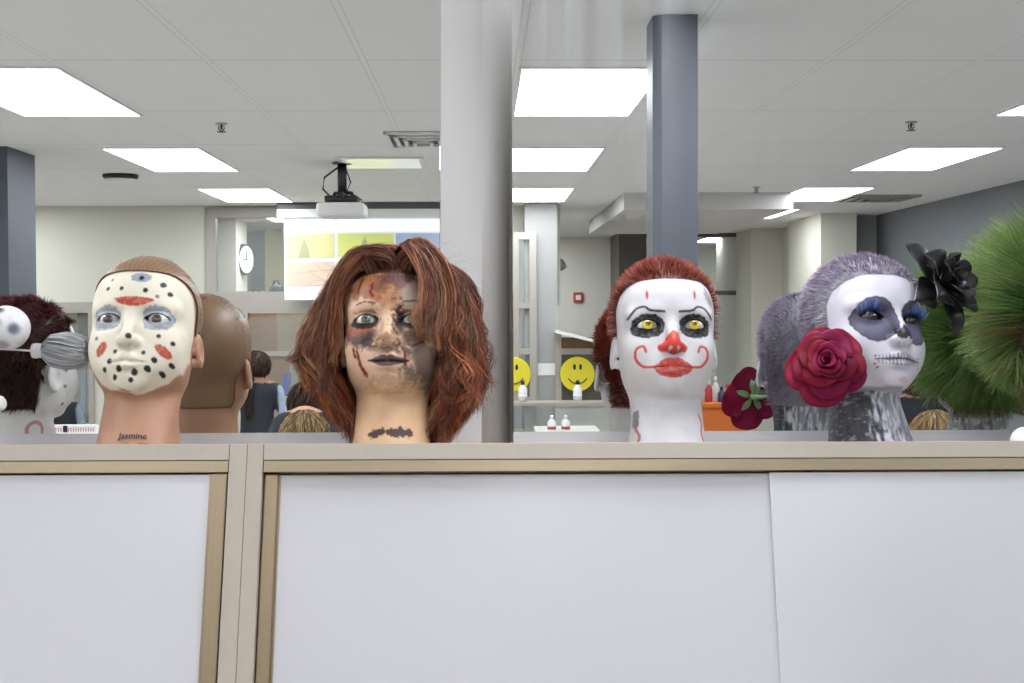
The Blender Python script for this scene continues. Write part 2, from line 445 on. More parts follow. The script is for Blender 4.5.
for ci, (cn, a) in cols.items():
    for k in range(0, 6):
        t = 3.06+2.4*k
        if ci == -4 and k >= 5: continue
        if ci in (4, -8) and k >= 4: continue
        if ci == -8: lab = 'added ceiling light panel by the left wall, out of view, %s of its row' % ['first', 'second', 'third', 'fourth'][k]
        elif k == 0: lab = 'bright rectangular ceiling light panel of the %s, right overhead the cabinets' % cn
        else: lab = 'bright rectangular ceiling light panel reflected in the mirror, %s of the %s' % (['', 'nearest', 'second nearest', 'third along', 'fourth along', 'fifth along'][k], cn)
        L_ = light(k0, lab, a, t)
        if k0 is None: k0 = L_
light(k0, 'bright rectangular ceiling light panel reflected in the mirror, last of the middle row', .414, 17.3)
light(k0, 'bright ceiling light panel beside the end of the white box duct', 2.6, 12.35)
# ------------------------------------------------------------------ noise and 2-D paint tools
def _hash(i, j, k, s):
    n = (i*73856093) ^ (j*19349663) ^ (k*83492791) ^ (s*2654435)
    n = (n ^ (n >> 13))*1274126177 & 0x7fffffff
    return ((n ^ (n >> 16)) & 0xffff)/65535.0
def noise(P, f, seed=0, octs=3):
    out = np.zeros(len(P)); amp = 1; tot = 0
    P = np.asarray(P, np.float64)
    for o in range(octs):
        Q = P*f*(2**o)+100+seed*7.13; I = np.floor(Q).astype(np.int64); t = Q-I; t = t*t*(3-2*t)
        v = 0
        for a in (0, 1):
            for b in (0, 1):
                for c in (0, 1):
                    wgt = (t[:, 0] if a else 1-t[:, 0])*(t[:, 1] if b else 1-t[:, 1])*(t[:, 2] if c else 1-t[:, 2])
                    v = v+wgt*_hash(I[:, 0]+a, I[:, 1]+b, I[:, 2]+c, seed+o)
        out += amp*v; tot += amp; amp *= .5
    return out/tot
def soft(d, e=.07): return np.clip(.5-d/(2*e), 0, 1)
def sd_seg(P, a, b):
    a = np.array(a, float); d = np.array(b, float)-a; t = np.clip(((P-a)@d)/(d@d+1e-9), 0, 1)
    return np.linalg.norm(P-a-t[:, None]*d, axis=1)
def sd_line(P, pts): return np.min([sd_seg(P, a, b) for a, b in zip(pts, pts[1:])], axis=0)
def spl(pts, n=8):
    pts = [np.array(p, float) for p in pts]; q = [2*pts[0]-pts[1]]+pts+[2*pts[-1]-pts[-2]]; out = []
    for i in range(1, len(q)-2):
        for k in range(n):
            t = k/n
            out.append(.5*((2*q[i])+(-q[i-1]+q[i+1])*t+(2*q[i-1]-5*q[i]+4*q[i+1]-q[i+2])*t*t+(-q[i-1]+3*q[i]-3*q[i+1]+q[i+2])*t**3))
    return out+[pts[-1]]
def sd_poly(P, poly):
    d = sd_line(P, list(poly)+[poly[0]]); ins = np.zeros(len(P), bool)
    for (x0, y0), (x1, y1) in zip(poly, list(poly[1:])+[poly[0]]):
        c = ((y0 > P[:, 1]) != (y1 > P[:, 1])); xi = x0+(P[:, 1]-y0)*(x1-x0)/(y1-y0+1e-12)
        ins ^= c & (P[:, 0] < xi)
    return np.where(ins, -d, d)
def sd_ell(P, c, r, rot=0.0):
    q = P-np.array(c); cs, sn = cos(rot), sin(rot); x = q[:, 0]*cs+q[:, 1]*sn; y = -q[:, 0]*sn+q[:, 1]*cs
    k = np.sqrt((x/r[0])**2+(y/r[1])**2); return (k-1)*min(r)
class Paint:
    def __init__(s, V, base):
        s.V = V; s.P = V[:, [0, 2]].astype(float); s.C = np.tile(lin(base), (len(V), 1)).astype(np.float64)
        s.n = noise(V, .9, 3); s.n2 = noise(V, 3.0, 5)
    def put(s, mask, col):
        c = lin(col) if isinstance(col, str) else col
        s.C = s.C*(1-mask[:, None])+c*mask[:, None]
    def front(s, y=1.0): return soft(s.V[:, 1]-y, .3)
    def shape(s, d, col, a=1.0, wob=0.0, e=.07, y=1.0, streak=0.0):
        m = soft(d+wob*(s.n2-.5)*2, e)*a*s.front(y)
        if streak: m = m*(1-streak*np.clip((s.n2-.45)*5, 0, 1))
        s.put(m, col)

# ------------------------------------------------------------------ the base head and where hair grows on it
BV = HV.copy(); _w = np.exp(-((BV[:, 2]-13.4)/1.9)**2)*(BV[:, 1] < -3); BV[:, 2] -= .55*_w
BV[:, 2] = np.maximum(BV[:, 2], 0)
AZ = ([11, 13, 15.5, 17, 18.5, 20, 23.9, 25.7, 27, 27.7, 28.0], [3.6, 3.3, 3.3, 3.0, -.2, -.9, -1.1, -2.4, -4.4, -6.2, -20])
def scalp_d(V, dz=0, dy=0, nape=11.2):
    f = V[:, 1]-(np.interp(V[:, 2]-dz, *AZ)+dy)
    ear = ((V[:, 1]-1.5)/2.2)**2+((V[:, 2]-17.3)/3.2)**2
    f = np.where((ear < 1) & (np.abs(V[:, 0]) > 6.6), -1, f)
    return np.minimum(f, V[:, 2]-nape)
def deform(V, sx=1, sy=1, sz=1, tilt=0, puff=None):
    V = V.copy().astype(np.float64)
    t = np.clip((V[:, 2]-8)/7, 0, 1); t = t*t*(3-2*t)*R(tilt)
    y = V[:, 1]-1; z = V[:, 2]-10
    V[:, 1] = 1+y*np.cos(t)-z*np.sin(t); V[:, 2] = 10+y*np.sin(t)+z*np.cos(t)
    V *= (sx, sy, sz); return V

M['paint'] = mat('painted vinyl', '#ffffff', .45, attr='paint', var=(45, .035), bump=(160, .25, .0006), spec=.28)
M['vinyl'] = mat('bare vinyl', '#ffffff', .42, attr='paint', var=(30, .02), spec=.4)
M['metalpaint'] = mat('pearly painted vinyl', '#ffffff', .32, .15, attr='paint', var=(45, .04), bump=(120, .3, .0008))
M['hair'] = mat('hair fibre', '#ffffff', .55, attr='paint', spec=.35)
M['eye'] = mat('glossy eye', '#ffffff', .08, attr='paint', coat=1)

def eyeball(parent, side, iris, pupil='#0a0a0a', sclera='#c9c8c4', gaze=(0, -1, -.05), ir=.62, sc=(1, 1, 1), tilt=0, name='eye', label=None):
    n, m = 40, 60
    th = np.linspace(0, pi, n); ph = np.arange(m)*2*pi/m
    T, Ph = np.meshgrid(th, ph, indexing='ij')
    D = np.stack([np.sin(T)*np.cos(Ph), -np.cos(T), np.sin(T)*np.sin(Ph)], -1).reshape(-1, 3)
    g = np.array(gaze, float); g /= np.linalg.norm(g)
    a = np.arccos(np.clip(D@g, -1, 1))*1.70
    P = Paint(D, sclera); P.V = D
    P.put(soft(a-ir*1.12, .06), '#2a2622'); P.put(soft(a-ir, .06), iris)
    rad = noise(np.stack([np.arctan2(D[:, 2]-g[2], D[:, 0]-g[0])*3, a*2, a*0], 1), 2, 4)
    P.C *= (1-(.35*(rad-.3)*(a < ir))[:, None])
    P.put(soft(np.linalg.norm((D-g)*np.array([1, 1, 1.2])-np.array([0, 0, .0 if ir < .8 else .16]), axis=1)*1.70-ir*.50, .05)*(D@g > 0), pupil)
    V = D*1.70+np.array([side*3.65, -6.25, 20.08]); V = deform(V, *sc, tilt)
    idx = np.arange(n*m).reshape(n, m); F = np.stack([idx[:-1], np.roll(idx, -1, 1)[:-1], np.roll(idx, -1, 1)[1:], idx[1:]], -1).reshape(-1, 4)
    o = link(name, npmesh(name, V*.01, F, colors=P.C), M['eye'], parent)
    if label: o['label'] = label
    return o

# ------------------------------------------------------------------ hair
def ribbons(name, paths, width, cols, parent, tipcol=None, flat=None, taper=.25):
    """paths (N,S,3) in cm; one thin tapering strand each"""
    N, S, _ = paths.shape
    T = np.gradient(paths, axis=1); T /= np.linalg.norm(T, axis=2, keepdims=True)+1e-9
    rnd = rng.normal(size=(N, 1, 3)); side = np.cross(T, rnd); side /= np.linalg.norm(side, axis=2, keepdims=True)+1e-9
    wd = np.asarray(width).reshape(-1, 1, 1)*np.linspace(1, taper, S)[None, :, None]*.5
    A = paths-side*wd; B = paths+side*wd
    V = np.stack([A, B], 2).reshape(-1, 3)
    base = (np.arange(N)*S*2)[:, None]; k = np.arange(S-1)[None, :]*2
    i0 = base+k; F = np.stack([i0, i0+1, i0+3, i0+2], -1).reshape(-1, 4)
    C = np.repeat(cols[:, None, :], S, 1)
    if tipcol is not None:
        t = (np.linspace(0, 1, S)**1.6)[None, :, None]; C = C*(1-t)+tipcol[:, None, :]*t
    C = np.repeat(C[:, :, None, :], 2, 2).reshape(-1, 3)
    return link(name, npmesh(name, V*.01, F, colors=C), M['hair'], parent)
def roots(mask, n):
    fm = mask[HQ].all(1); fi = np.nonzero(fm)[0]; pick = rng.choice(fi, n); w4 = rng.dirichlet((1, 1, 1, 1), n)
    P = (BV[HQ[pick]]*w4[:, :, None]).sum(1); Nn = (HN[HQ[pick]]*w4[:, :, None]).sum(1)
    return P.astype(float), Nn/np.linalg.norm(Nn, axis=1, keepdims=True)
def shade(cols, n, jit=.25):
    c = np.array([lin(x) for x in cols]); i = rng.integers(0, len(c), n); return c[i]*(1+rng.uniform(-jit, jit, (n, 1)))
def fur(name, parent, mask, n, length, cols, flow, tipcols=None, width=.10, S=5, clump=.9, sc=(1, 1, 1), tilt=0, stand=.8, colfn=None, grav=0.0, lenfn=None, lift=None):
    P, Nn = roots(mask, n)
    cn = np.stack([noise(P, clump, 11+k, 2)-.5 for k in range(3)], 1)*1.6
    D = Nn*stand+np.array(flow)*1.0+cn+rng.normal(0, .12, (n, 3))
    if lift is not None: D[:, 2] += np.interp(P[:, 2], *lift)
    D /= np.linalg.norm(D, axis=1, keepdims=True)
    L = length*rng.uniform(.65, 1.1, n)
    if lenfn is not None: L = L*lenfn(P)
    s = np.linspace(0, 1, S)[None, :, None]
    cur = np.cross(D, Nn); bend = np.array(flow)*.6+cn*.5
    paths = P[:, None]-Nn[:, None]*.1+D[:, None]*s*L[:, None, None]+bend[:, None]*(s**2)*L[:, None, None]*.5
    paths[:, :, 2] -= grav*(s[..., 0]**2)*L[:, None]
    C = shade(cols, n); TC = shade(tipcols, n) if tipcols else None
    if colfn is not None: C, TC = colfn(P, C, TC)
    sh = paths.shape; paths = deform(paths.reshape(-1, 3), *sc, tilt).reshape(sh)
    paths[..., 1] = np.minimum(paths[..., 1], 22.3-.146*paths[..., 2]-rng.uniform(0, 1.5, (n, 1)))
    return ribbons(name, paths, np.full(n, width), C, parent, TC)

def shell(name, parent, mask, off, colors, m, sc=(1, 1, 1), tilt=0):
    fm = mask[HQ].all(1); q = HQ[fm]; u, inv = np.unique(q, return_inverse=True); q = inv.reshape(q.shape)
    V = deform(BV[u]+HN[u]*off, *sc, tilt)
    o = link(name, npmesh(name, V*.01, q, colors=colors[u]), m, parent)
    md = o.modifiers.new('thickness', 'SOLIDIFY'); md.thickness = .0015; md.offset = -1
    return o

def head(label, cat, x, y, rz, P, m, sc=(1, 1, 1), tilt=0, z=LZ+.0006):
    e = tag(link('mannequin_head', npmesh('mannequin_head', deform(BV, *sc, tilt)*.01, HQ, colors=P.C), m, loc=(x, y, z)), label, cat)
    e.rotation_euler = (0, 0, rz); return e
SD = scalp_d(BV)

def lids(P, col, w=.09, lower=.0):
    for s in (-1, 1):
        xs = np.linspace(-1.75, 1.75, 17)
        P.shape(sd_line(P.P, [(s*3.65+x, 20.17+.74*max(0, 1-(x/1.75)**2)**.8) for x in xs])-w, col, y=-5)
        if lower: P.shape(sd_line(P.P, [(s*3.65+x, 20.0-.55*max(0, 1-(x/1.75)**2)**.8) for x in xs])-lower, col, y=-5)

# ---- head with cream face, grey eye patches, dark spots
P = Paint(BV, '#ac836a')
P.put(soft(-(BV[:, 2]-11)+.0, 3)*.35, '#bb9074')
capm = soft(-SD, .15)
P.put(capm, '#7b5a44')
outl = [(-7.9, 26.0), (-5.8, 27.2), (-4.2, 27.7), (-1.9, 27.8), (1.2, 27.8), (3.7, 27.7), (5.3, 27.5), (6.8, 26.5), (7.6, 25.2), (9.0, 23), (9.0, 15.8), (7.4, 14.6), (6.8, 12.5), (5.0, 10.6), (3.0, 9.5), (1.5, 8.9), (.6, 8.7), (-.5, 9.0), (-3.6, 9.6), (-5.1, 10.6), (-6.2, 12.5), (-9, 15.0), (-9, 23)]
mk = soft(sd_poly(P.P, outl)+.1*(P.n2-.5), .09)*soft(BV[:, 1]-np.interp(BV[:, 2], [8, 11, 14, 18, 22, 25, 28], [-2.2, -2.6, -.9, -.8, -1.5, -2.6, -5.5]), .12)
mk_all = mk*soft(-(BV[:, 1]*0+.5-0)-0, 1)
P.put(mk, '#dcd6c3')
for s in (-1, 1):
    cx = 3.65*s+(.25 if s > 0 else .35)
    P.shape(sd_poly(P.P, spl([(s*3.8-2.1*1, 19.4), (s*3.8-2.0, 21.2), (s*3.8-.4, 22.1), (s*3.8+1.3, 21.9), (s*3.8+2.3, 20.3), (s*3.8+1.6, 18.7), (s*3.8-.2, 18.2), (s*3.8-1.7, 18.5), (s*3.8-2.1, 19.4)])), '#8f9aa3', .95, wob=.25, streak=.25)
    P.shape(sd_ell(P.P, (s*3.7, 20.95), (1.7, .42)), '#c3cbd2', .8, wob=.1)
    P.shape(sd_ell(P.P, (s*3.7, 19.2), (1.6, .35)), '#b4bec8', .7, wob=.1)
P.shape(sd_ell(P.P, (1.1, 26.6), (1.45, .85)), '#8f98a6', .95, wob=.2)
P.shape(sd_poly(P.P, spl([(-2.7, 23.1), (-.8, 23.3), (2.0, 23.2), (3.4, 22.9), (2.4, 22.2), (.6, 21.8), (-1.6, 22.2), (-2.7, 23.1)])), '#b4432c', 1, wob=.12, streak=.15)
P.shape(sd_ell(P.P, (-4.2, 15.2), (1.25, .72), 1.0), '#b4432c', .95, wob=.2, streak=.15)
P.shape(sd_ell(P.P, (4.9, 14.9), (1.35, .72), -.8), '#b4432c', .95, wob=.2, streak=.15)
for (sx_, sz_, rr) in ((1.2, 26.5, .30), (-3.4, 26.4, .2), (-3.9, 24.9, .26), (-1.6, 24.7, .26), (2.0, 24.4, .3), (4.3, 25.6, .36), (5.3, 24.2, .3), (3.7, 23.5, .22), (.55, 16.5, .34), (-5.2, 17.0, .24),
        (-2.7, 13.1, .33), (-3.6, 12.0, .3), (-1.2, 11.9, .36), (-1.9, 10.7, .33), (1.1, 11.4, .42), (2.9, 12.0, .38), (2.3, 14.4, .26), (3.8, 13.4, .34), (6.1, 16.3, .28), (4.6, 11.6, .32), (-1.9, 14.6, .26), (5.9, 13.0, .3), (.6, 10.2, .3), (4.2, 17.2, .26)):
    P.shape(sd_ell(P.P, (sx_, sz_), (rr*1.2, rr*1.35)), '#0f1112' if rr > .25 else '#6d7677', .98, wob=.08)
lids(P, '#1d1a18', .14)
P.shape(sd_line(P.P, [(-2.6, 13.15), (-1.2, 13.25), (.2, 13.05), (1.5, 13.25), (2.7, 13.1)])-.05, '#c9b99a', .8)
P.shape(sd_line(P.P, [(-.9, .95), (.3, .95)])-.06, '#3b3230', .8); P.shape(sd_line(P.P, [(1.5, .9), (3.0, .85)])-.06, '#3b3230', .7)
sc1 = (1.045, 1.03, 1.01)
h1 = head('tan mannequin head with cream painted face, dark spots and grey eye patches', 'mannequin head', -.596, 2.05, 0, P, M['paint'], sc1)
eyeball(h1, -1, '#4b372b', sc=sc1, ir=.72); eyeball(h1, 1, '#4b372b', sc=sc1, ir=.72)
az = np.arctan2(BV[:, 0], BV[:, 2]-18)*60+noise(BV, .6, 9)*4
CC = np.tile(lin('#86694f'), (len(BV), 1))*(1-.32*(np.sin(az*1.6)*.5+.5)**3*(BV[:, 1] < 4.5))[:, None]
CC = CC*(1-.55*soft(SD-.35, .12)[:, None])
capo = shell('hair_cap', h1, SD > .02, .26, CC, M['vinyl'], sc1); capo['label'] = 'tight brown hair net cap'
fur('stubble', h1, (SD > .1) & (BV[:, 1] < 6), 4200, .55, ['#5b4030', '#8a6a52', '#3f2c20'], (0, .9, .1), width=.06, S=3, sc=tuple(k*1.022 for k in sc1[:2])+(1.016,), stand=.35)
# brand line printed on the neck
tc = bpy.data.curves.new('neck_print', 'FONT'); tc.body = 'Jasmine'; tc.size = 1.4; tc.align_x = 'CENTER'; tc.offset = .028
to = bpy.data.objects.new('neck_print', tc); COL.objects.link(to)
bpy.context.view_layer.update()
me = bpy.data.meshes.new_from_object(to.evaluated_get(bpy.context.evaluated_depsgraph_get())); bpy.data.objects.remove(to)
for v in me.vertices:
    a = (v.co.x+.75)/6.55; z = 1.62+v.co.y*.95; r = np.interp(z, [0, 3, 7], [6.66, 6.06, 5.5])+.16
    v.co = Vector((r*sin(a)*1.045, (.6+z*.071-r*cos(a))*1.03, z*1.01))*.01
link('neck_print', me, mat('dark blue print', '#2a3140', .5), h1)

# ---- head with long auburn wig and burnt, bloodied make-up
P = Paint(BV, '#cfab86')
P.put(soft(11.3-BV[:, 2]+.5*(P.n-.5), 1.2)*soft(BV[:, 1]-.5, 1), '#d3b094')
n3 = noise(BV, .55, 21); n4 = noise(BV, 1.1, 22); n5 = noise(BV, 2.2, 23)
def blot(c, r, col, a, thr=.45, rot=0, nn=None):
    nn = n4 if nn is None else nn
    P.shape(sd_ell(P.P, c, r, rot)+(nn-.5)*2.4, col, a, e=.45, y=0)
blot((-1.2, 25.3), (5.4, 2.6), '#93532f', .85); blot((1.6, 26.6), (4.6, 1.5), '#3c282b', .88, nn=n3); blot((-3.6, 26.9), (2.4, 1.4), '#a0683f', .8)
blot((.6, 24.5), (2.2, 3.0), '#6a4238', .7); blot((4.0, 24.4), (2.2, 2.2), '#a3968c', .8, nn=n3)
blot((.4, 22.9), (1.8, 2.0), '#c08b62', .7, nn=n5)
blot((-4.5, 17.3), (2.3, 1.9), '#472d28', .9); blot((-4.9, 18.6), (2.2, .9), '#a25a38', .8, nn=n5); blot((-3.0, 16.4), (1.2, 1.3), '#2d2026', .8, nn=n5)
blot((1.7, 20.0), (.9, 2.7), '#241f1e', .92, nn=n5); blot((4.4, 17.4), (2.6, 1.7), '#5c473c', .85); blot((5.4, 13.6), (2.0, 3.2), '#62564b', .9, nn=n3)
blot((3.7, 11.4), (2.0, 1.0), '#5b524c', .8, nn=n5); blot((2.4, 15.0), (.7, 1.7), '#66434a', .8, nn=n5)
blot((-.2, 16.3), (1.4, .8), '#8a5a35', .8, nn=n5); blot((.2, 15.0), (2.2, .6), '#5d4a48', .6, nn=n5)
blot((-3.3, 12.4), (2.6, 2.6), '#c9a38b', .5, nn=n3); blot((0, 10.3), (3.6, 1.0), '#9b7a68', .6, nn=n5)
for s in (-1, 1):
    P.shape(sd_ell(P.P, (s*3.65, 19.75), (2.35, 1.15)), '#231f20', .95, wob=.3)
    P.shape(sd_ell(P.P, (s*3.65, 21.3), (1.9, .35)), '#8b6a57', .8, wob=.2)
lids(P, '#141112', .15, .2)
P.shape(sd_line(P.P, [(-5.2, 22.6), (-3.8, 22.9), (-2.2, 22.4)])-.14, '#6b2a24', .9, wob=.15)
P.shape(sd_line(P.P, [(2.3, 22.6), (4.0, 23.0), (5.4, 22.5)])-.2, '#4a3a28', .9, wob=.2)
for a in ([(-4.5, 26.9), (-4.9, 25.3), (-5.0, 24.4)], [(-2.6, 25.9), (-3.0, 24.4), (-2.5, 23.6)], [(-4.9, 14.9), (-4.4, 12.9), (-3.7, 11.5)], [(-5.6, 15.4), (-5.2, 14.2)], [(-3.9, 12.2), (-3.4, 11.2)], [(4.0, 15.8), (5.2, 16.5), (6.1, 17.1)], [(2.6, 14.6), (2.7, 12.6)]):
    P.shape(sd_line(P.P, a)-.22, '#6c1815', .95, wob=.2, e=.1)
for k in range(16):                                      # dark vertical nicks under the seam line
    xx = -4.4+k*.62
    P.shape(sd_line(P.P, [(xx, 27.9), (xx+.1, 26.9-.25*(k % 3))])-.045, '#2c2225', .85, y=-2)
P.shape(sd_line(P.P, [(-5.4, 27.5), (-1.8, 27.75), (1.7, 27.7), (5.4, 27.4)])-.07, '#33272a', .9)
P.shape(sd_poly(P.P, spl([(-2.9, 13.35), (-1.3, 13.9), (-.5, 13.95), (0, 13.85), (.5, 13.95), (1.5, 13.75), (3.1, 13.25), (1.5, 12.5), (0, 12.15), (-1.3, 12.4), (-2.9, 13.35)], 4)), '#453130', .95, wob=.1)
P.shape(sd_line(P.P, [(-3.0, 13.3), (-1, 13.05), (0, 12.98), (1, 13.05), (3.2, 13.25)])-.17, '#1c1212', .95)
nk = sd_poly(P.P, [(-3.0, 2.6), (-1.5, 3.3), (.4, 3.0), (2.0, 3.5), (3.7, 3.0), (3.5, 1.9), (1.6, 1.8), (-.2, 2.2), (-2.0, 1.6), (-3.2, 1.9)])
P.shape(nk+(n5-.5)*1.4, '#33211f', .95, e=.12)
P.put(soft(P.C[:, 0]*0-SD, .2), '#4a2a1e')
sc2 = (1, 1, 1)
h2 = head('mannequin head in long tousled auburn wig, face smeared with burn and blood make-up', 'mannequin head', -.193, 2.05, 0, P, M['paint'], sc2)
eyeball(h2, -1, '#566848', sc=sc2, ir=.74, gaze=(0, -1, .02)); eyeball(h2, 1, '#566848', sc=sc2, ir=.74, gaze=(0, -1, .02))

def wig(parent):
    nC, per, S = 560, 26, 18
    hl = ([2, 5, 8, 12, 16, 20, 24, 28, 31, 33, 34.8], [9.0, 9.6, 11.2, 13.6, 15.2, 14.2, 12.6, 10.9, 9.6, 8.0, 5])
    hr = ([2, 5, 8, 12, 16, 20, 24, 28, 31, 33, 34.8], [8.8, 11.0, 13.2, 14.4, 14.6, 14.2, 13.5, 12.9, 11.6, 8.6, 5])
    paths = []; cols = []; tips = []
    base = [lin(c) for c in ('#774835', '#8d593f', '#543025', '#a46c4a', '#6a4b3a', '#8d6d53', '#7f442e')]
    s = np.linspace(0, 1, S)
    for c in range(nC):
        phi = rng.uniform(-pi, pi)
        if abs(phi) < R(70) and rng.random() < .35: phi = np.sign(phi)*R(rng.uniform(60, 130))
        th = rng.uniform(.03, 1.0) if rng.random() < .6 else rng.uniform(.7, 1.35)
        if abs(phi) < R(55): th = min(th, rng.uniform(.1, .62))
        q = rng.uniform(.72, 1.02) if rng.random() < .7 else rng.uniform(.62, .8)
        zend = rng.uniform(6.5, 13) if abs(phi) < R(120) else rng.uniform(3.5, 10)
        if q < .85: zend -= 2
        if phi > R(60) and rng.random() < .12: zend = rng.uniform(1.5, 4)
        A = rng.uniform(.35, 1.15); ph1, ph2 = rng.uniform(0, 2*pi, 2); fr = rng.uniform(.5, .85); flick = rng.uniform(-1.4, 2.4); tw = rng.normal(0, .10)
        col = base[rng.integers(0, len(base))]*rng.uniform(.75, 1.25)
        tgt = phi
        mn = R(rng.uniform(66, 88)) if phi < 0 else R(rng.uniform(60, 85))
        if abs(phi) < mn: tgt = (np.sign(phi) if phi else 1)*mn
        n = per
        pj = phi+rng.normal(0, .05, n); tj = th+rng.normal(0, .05, n); qj = q*(1+rng.normal(0, .022, n)); zj = zend+rng.normal(0, .8, n)
        rx = (.9+7.8*np.sin(np.abs(tj))*np.sin(pj)); rx = 7.8*np.sin(np.abs(tj))*np.sin(pj)+.9*np.exp(-tj*2)
        ry = 1.5-9.6*np.sin(np.abs(tj))*np.cos(pj); rz_ = 23.4+9.3*np.cos(tj)
        tt = tgt+rng.normal(0, .055, n)
        z = rz_[:, None]+(1.6*np.sin(np.minimum(s*5, pi)))[None, :]*np.clip((rz_-26)/6, 0, 1)[:, None]*qj[:, None]-(rz_-zj)[:, None]*(np.clip(s-.04, 0, 1)/.96)[None, :]**1.12
        lr = .5+.5*np.sin(tt)[:, None]
        hull = (np.interp(z, *hl)*(1-lr)+np.interp(z, *hr)*lr)*qj[:, None]
        depth = .86
        r0 = np.sqrt(rx**2+((ry-1))**2)[:, None]
        b = np.clip(s/.30, 0, 1); b = (b*b*(3-2*b))[None, :]
        rad = np.maximum(r0, 0)*(1-b)+hull*b
        p0 = np.arctan2(rx, -(ry-1))[:, None]
        dphi = (tt[:, None]-p0+pi) % (2*pi)-pi
        b2 = np.clip(s/.42, 0, 1); b2 = (b2**.8)[None, :]
        ang = p0+dphi*b2+tw*s[None, :]
        wv = A*np.sin(fr*(34-z)+ph1)*np.clip(s*2.2-.3, 0, 1)[None, :]; wv2 = A*np.sin(fr*(34-z)*1.1+ph2)*np.clip(s*2.2-.3, 0, 1)[None, :]
        rad = rad+wv+flick*(np.clip(s-.75, 0, 1)/.25)[None, :]**2*1.0
        mnr = np.interp(z, [0, 8, 12, 18, 26, 30, 33], [6.2, 6.5, 8.2, 8.6, 8.4, 6.5, 2]); rad = np.maximum(rad, mnr*b)
        X = rad*np.sin(ang)+wv2*np.cos(ang)*.9; Y = 1-rad*np.cos(ang)*depth+wv2*np.sin(ang)*.9
        pts = np.stack([X, Y, z], -1)+rng.normal(0, .05, (n, 1, 3))
        ins = (Y < -4.5) & (np.abs(X) < 7.3) & (z < 26.5) & (z > 8)           # keep the face clear
        pts[..., 0] = np.where(ins, np.sign(X)*7.5, pts[..., 0])
        paths.append(pts); cols.append(np.tile(col, (n, 1))*rng.uniform(.8, 1.2, (n, 1))); tips.append(np.tile(col*np.array([1.15, .95, .8]), (n, 1)))
    # the lock that falls over the forehead and one eye
    g = np.array(spl([(1.2, -2.0, 33.6), (2.4, -6.8, 32.6), (3.9, -9.4, 29.5), (5.2, -9.9, 26.3), (5.4, -10.0, 23.0), (4.7, -10.2, 20.4), (4.4, -9.9, 18.4), (5.0, -9.3, 16.8), (6.0, -9.0, 15.3)], 2))
    s2 = np.linspace(0, len(g)-1, S); g = np.stack([np.interp(s2, np.arange(len(g)), g[:, k]) for k in range(3)], 1)
    o_ = np.array(spl([(1.8, -1.0, 34.4), (4.8, -5.2, 34.2), (8.2, -6.4, 31.0), (10.2, -5.6, 27.5), (10.6, -4.8, 23.5), (10.4, -4.6, 19.5), (10.2, -4.2, 15.5), (10.6, -3.6, 12), (11, -3, 10)], 2))
    o_ = np.stack([np.interp(s2, np.arange(len(o_)), o_[:, k]) for k in range(3)], 1)
    for c in range(60):
        f = rng.random(); A = rng.uniform(.1, .5); ph = rng.uniform(0, 6.28); n = 26
        cut = rng.uniform(.62, .86) if f < .8 else rng.uniform(.8, 1.0)
        gg = g*(1-f)+o_*f; ss = np.linspace(0, cut*(S-1), S); gg = np.stack([np.interp(ss, np.arange(S), gg[:, k]) for k in range(3)], 1)
        pts = gg[None]+rng.normal(0, .28, (n, 1, 3))+(A*np.sin(np.linspace(0, 7, S)+ph))[None, :, None]*np.array([1, .3, 0])
        col = base[rng.integers(0, len(base))]*rng.uniform(.8, 1.3)
        paths.append(pts); cols.append(np.tile(col, (n, 1))*rng.uniform(.8, 1.2, (n, 1))); tips.append(np.tile(col, (n, 1)))
    # mirrored curtain on the other side of the parting
    g = np.array(spl([(.6, -1.5, 33.6), (-2.2, -6.6, 32.4), (-5.4, -7.8, 29.6), (-7.3, -6.6, 26.5), (-8.2, -5.6, 23.0), (-8.2, -5.4, 19.0), (-8.6, -5.2, 15.5), (-9.0, -4.9, 13)], 2))
    s2 = np.linspace(0, len(g)-1, S); g = np.stack([np.interp(s2, np.arange(len(g)), g[:, k]) for k in range(3)], 1)
    o_ = np.array(spl([(.2, 0, 34.0), (-4.2, -4.2, 33.0), (-8.2, -5.2, 29.6), (-10.2, -4.6, 25.5), (-12.2, -4.0, 21), (-14.2, -3.6, 17), (-15.6, -3, 15.2), (-17.4, -2.6, 14.6)], 2))
    o_ = np.stack([np.interp(s2, np.arange(len(o_)), o_[:, k]) for k in range(3)], 1)
    for c in range(70):
        f = rng.random(); A = rng.uniform(.15, .6); ph = rng.uniform(0, 6.28); n = 26; cut = rng.uniform(.65, 1.0)
        gg = g*(1-f)+o_*f; ss = np.linspace(0, cut*(S-1), S); gg = np.stack([np.interp(ss, np.arange(S), gg[:, k]) for k in range(3)], 1)
        pts = gg[None]+rng.normal(0, .3, (n, 1, 3))*np.array([1, 1, 1])+(A*np.sin(np.linspace(0, 8, S)+ph))[None, :, None]*np.array([1, .3, 0])
        col = base[rng.integers(0, len(base))]*rng.uniform(.8, 1.3)
        paths.append(pts); cols.append(np.tile(col, (n, 1))*rng.uniform(.8, 1.2, (n, 1))); tips.append(np.tile(col, (n, 1)))
    # hair rising from the hairline and sweeping to both sides
    for c in range(110):
        sg = -1 if c % 2 else 1; x0 = 1.2+sg*rng.uniform(0, 5.0); f = rng.uniform(0, 1)
        y0 = -7.6+abs(x0)*.28; z0 = 28.3+f*2.2-abs(x0)*.12
        g = np.array(spl([(x0, y0+f*1.6, z0), (x0+sg*1.0, y0-1.1+f, z0+1.7), (sg*(5.0+f*1.6)+.6, -8.0+f*1.5, 30.4+f*1.6), (sg*(8.0+f*1.0), -6.6+f, 27.2+f), (sg*(8.9+f*1.4), -5.4, 22.5), (sg*(9.1+f*2), -5.0, 17.5), (sg*(9.6+f*2), -4.4, rng.uniform(9, 15))], 3))
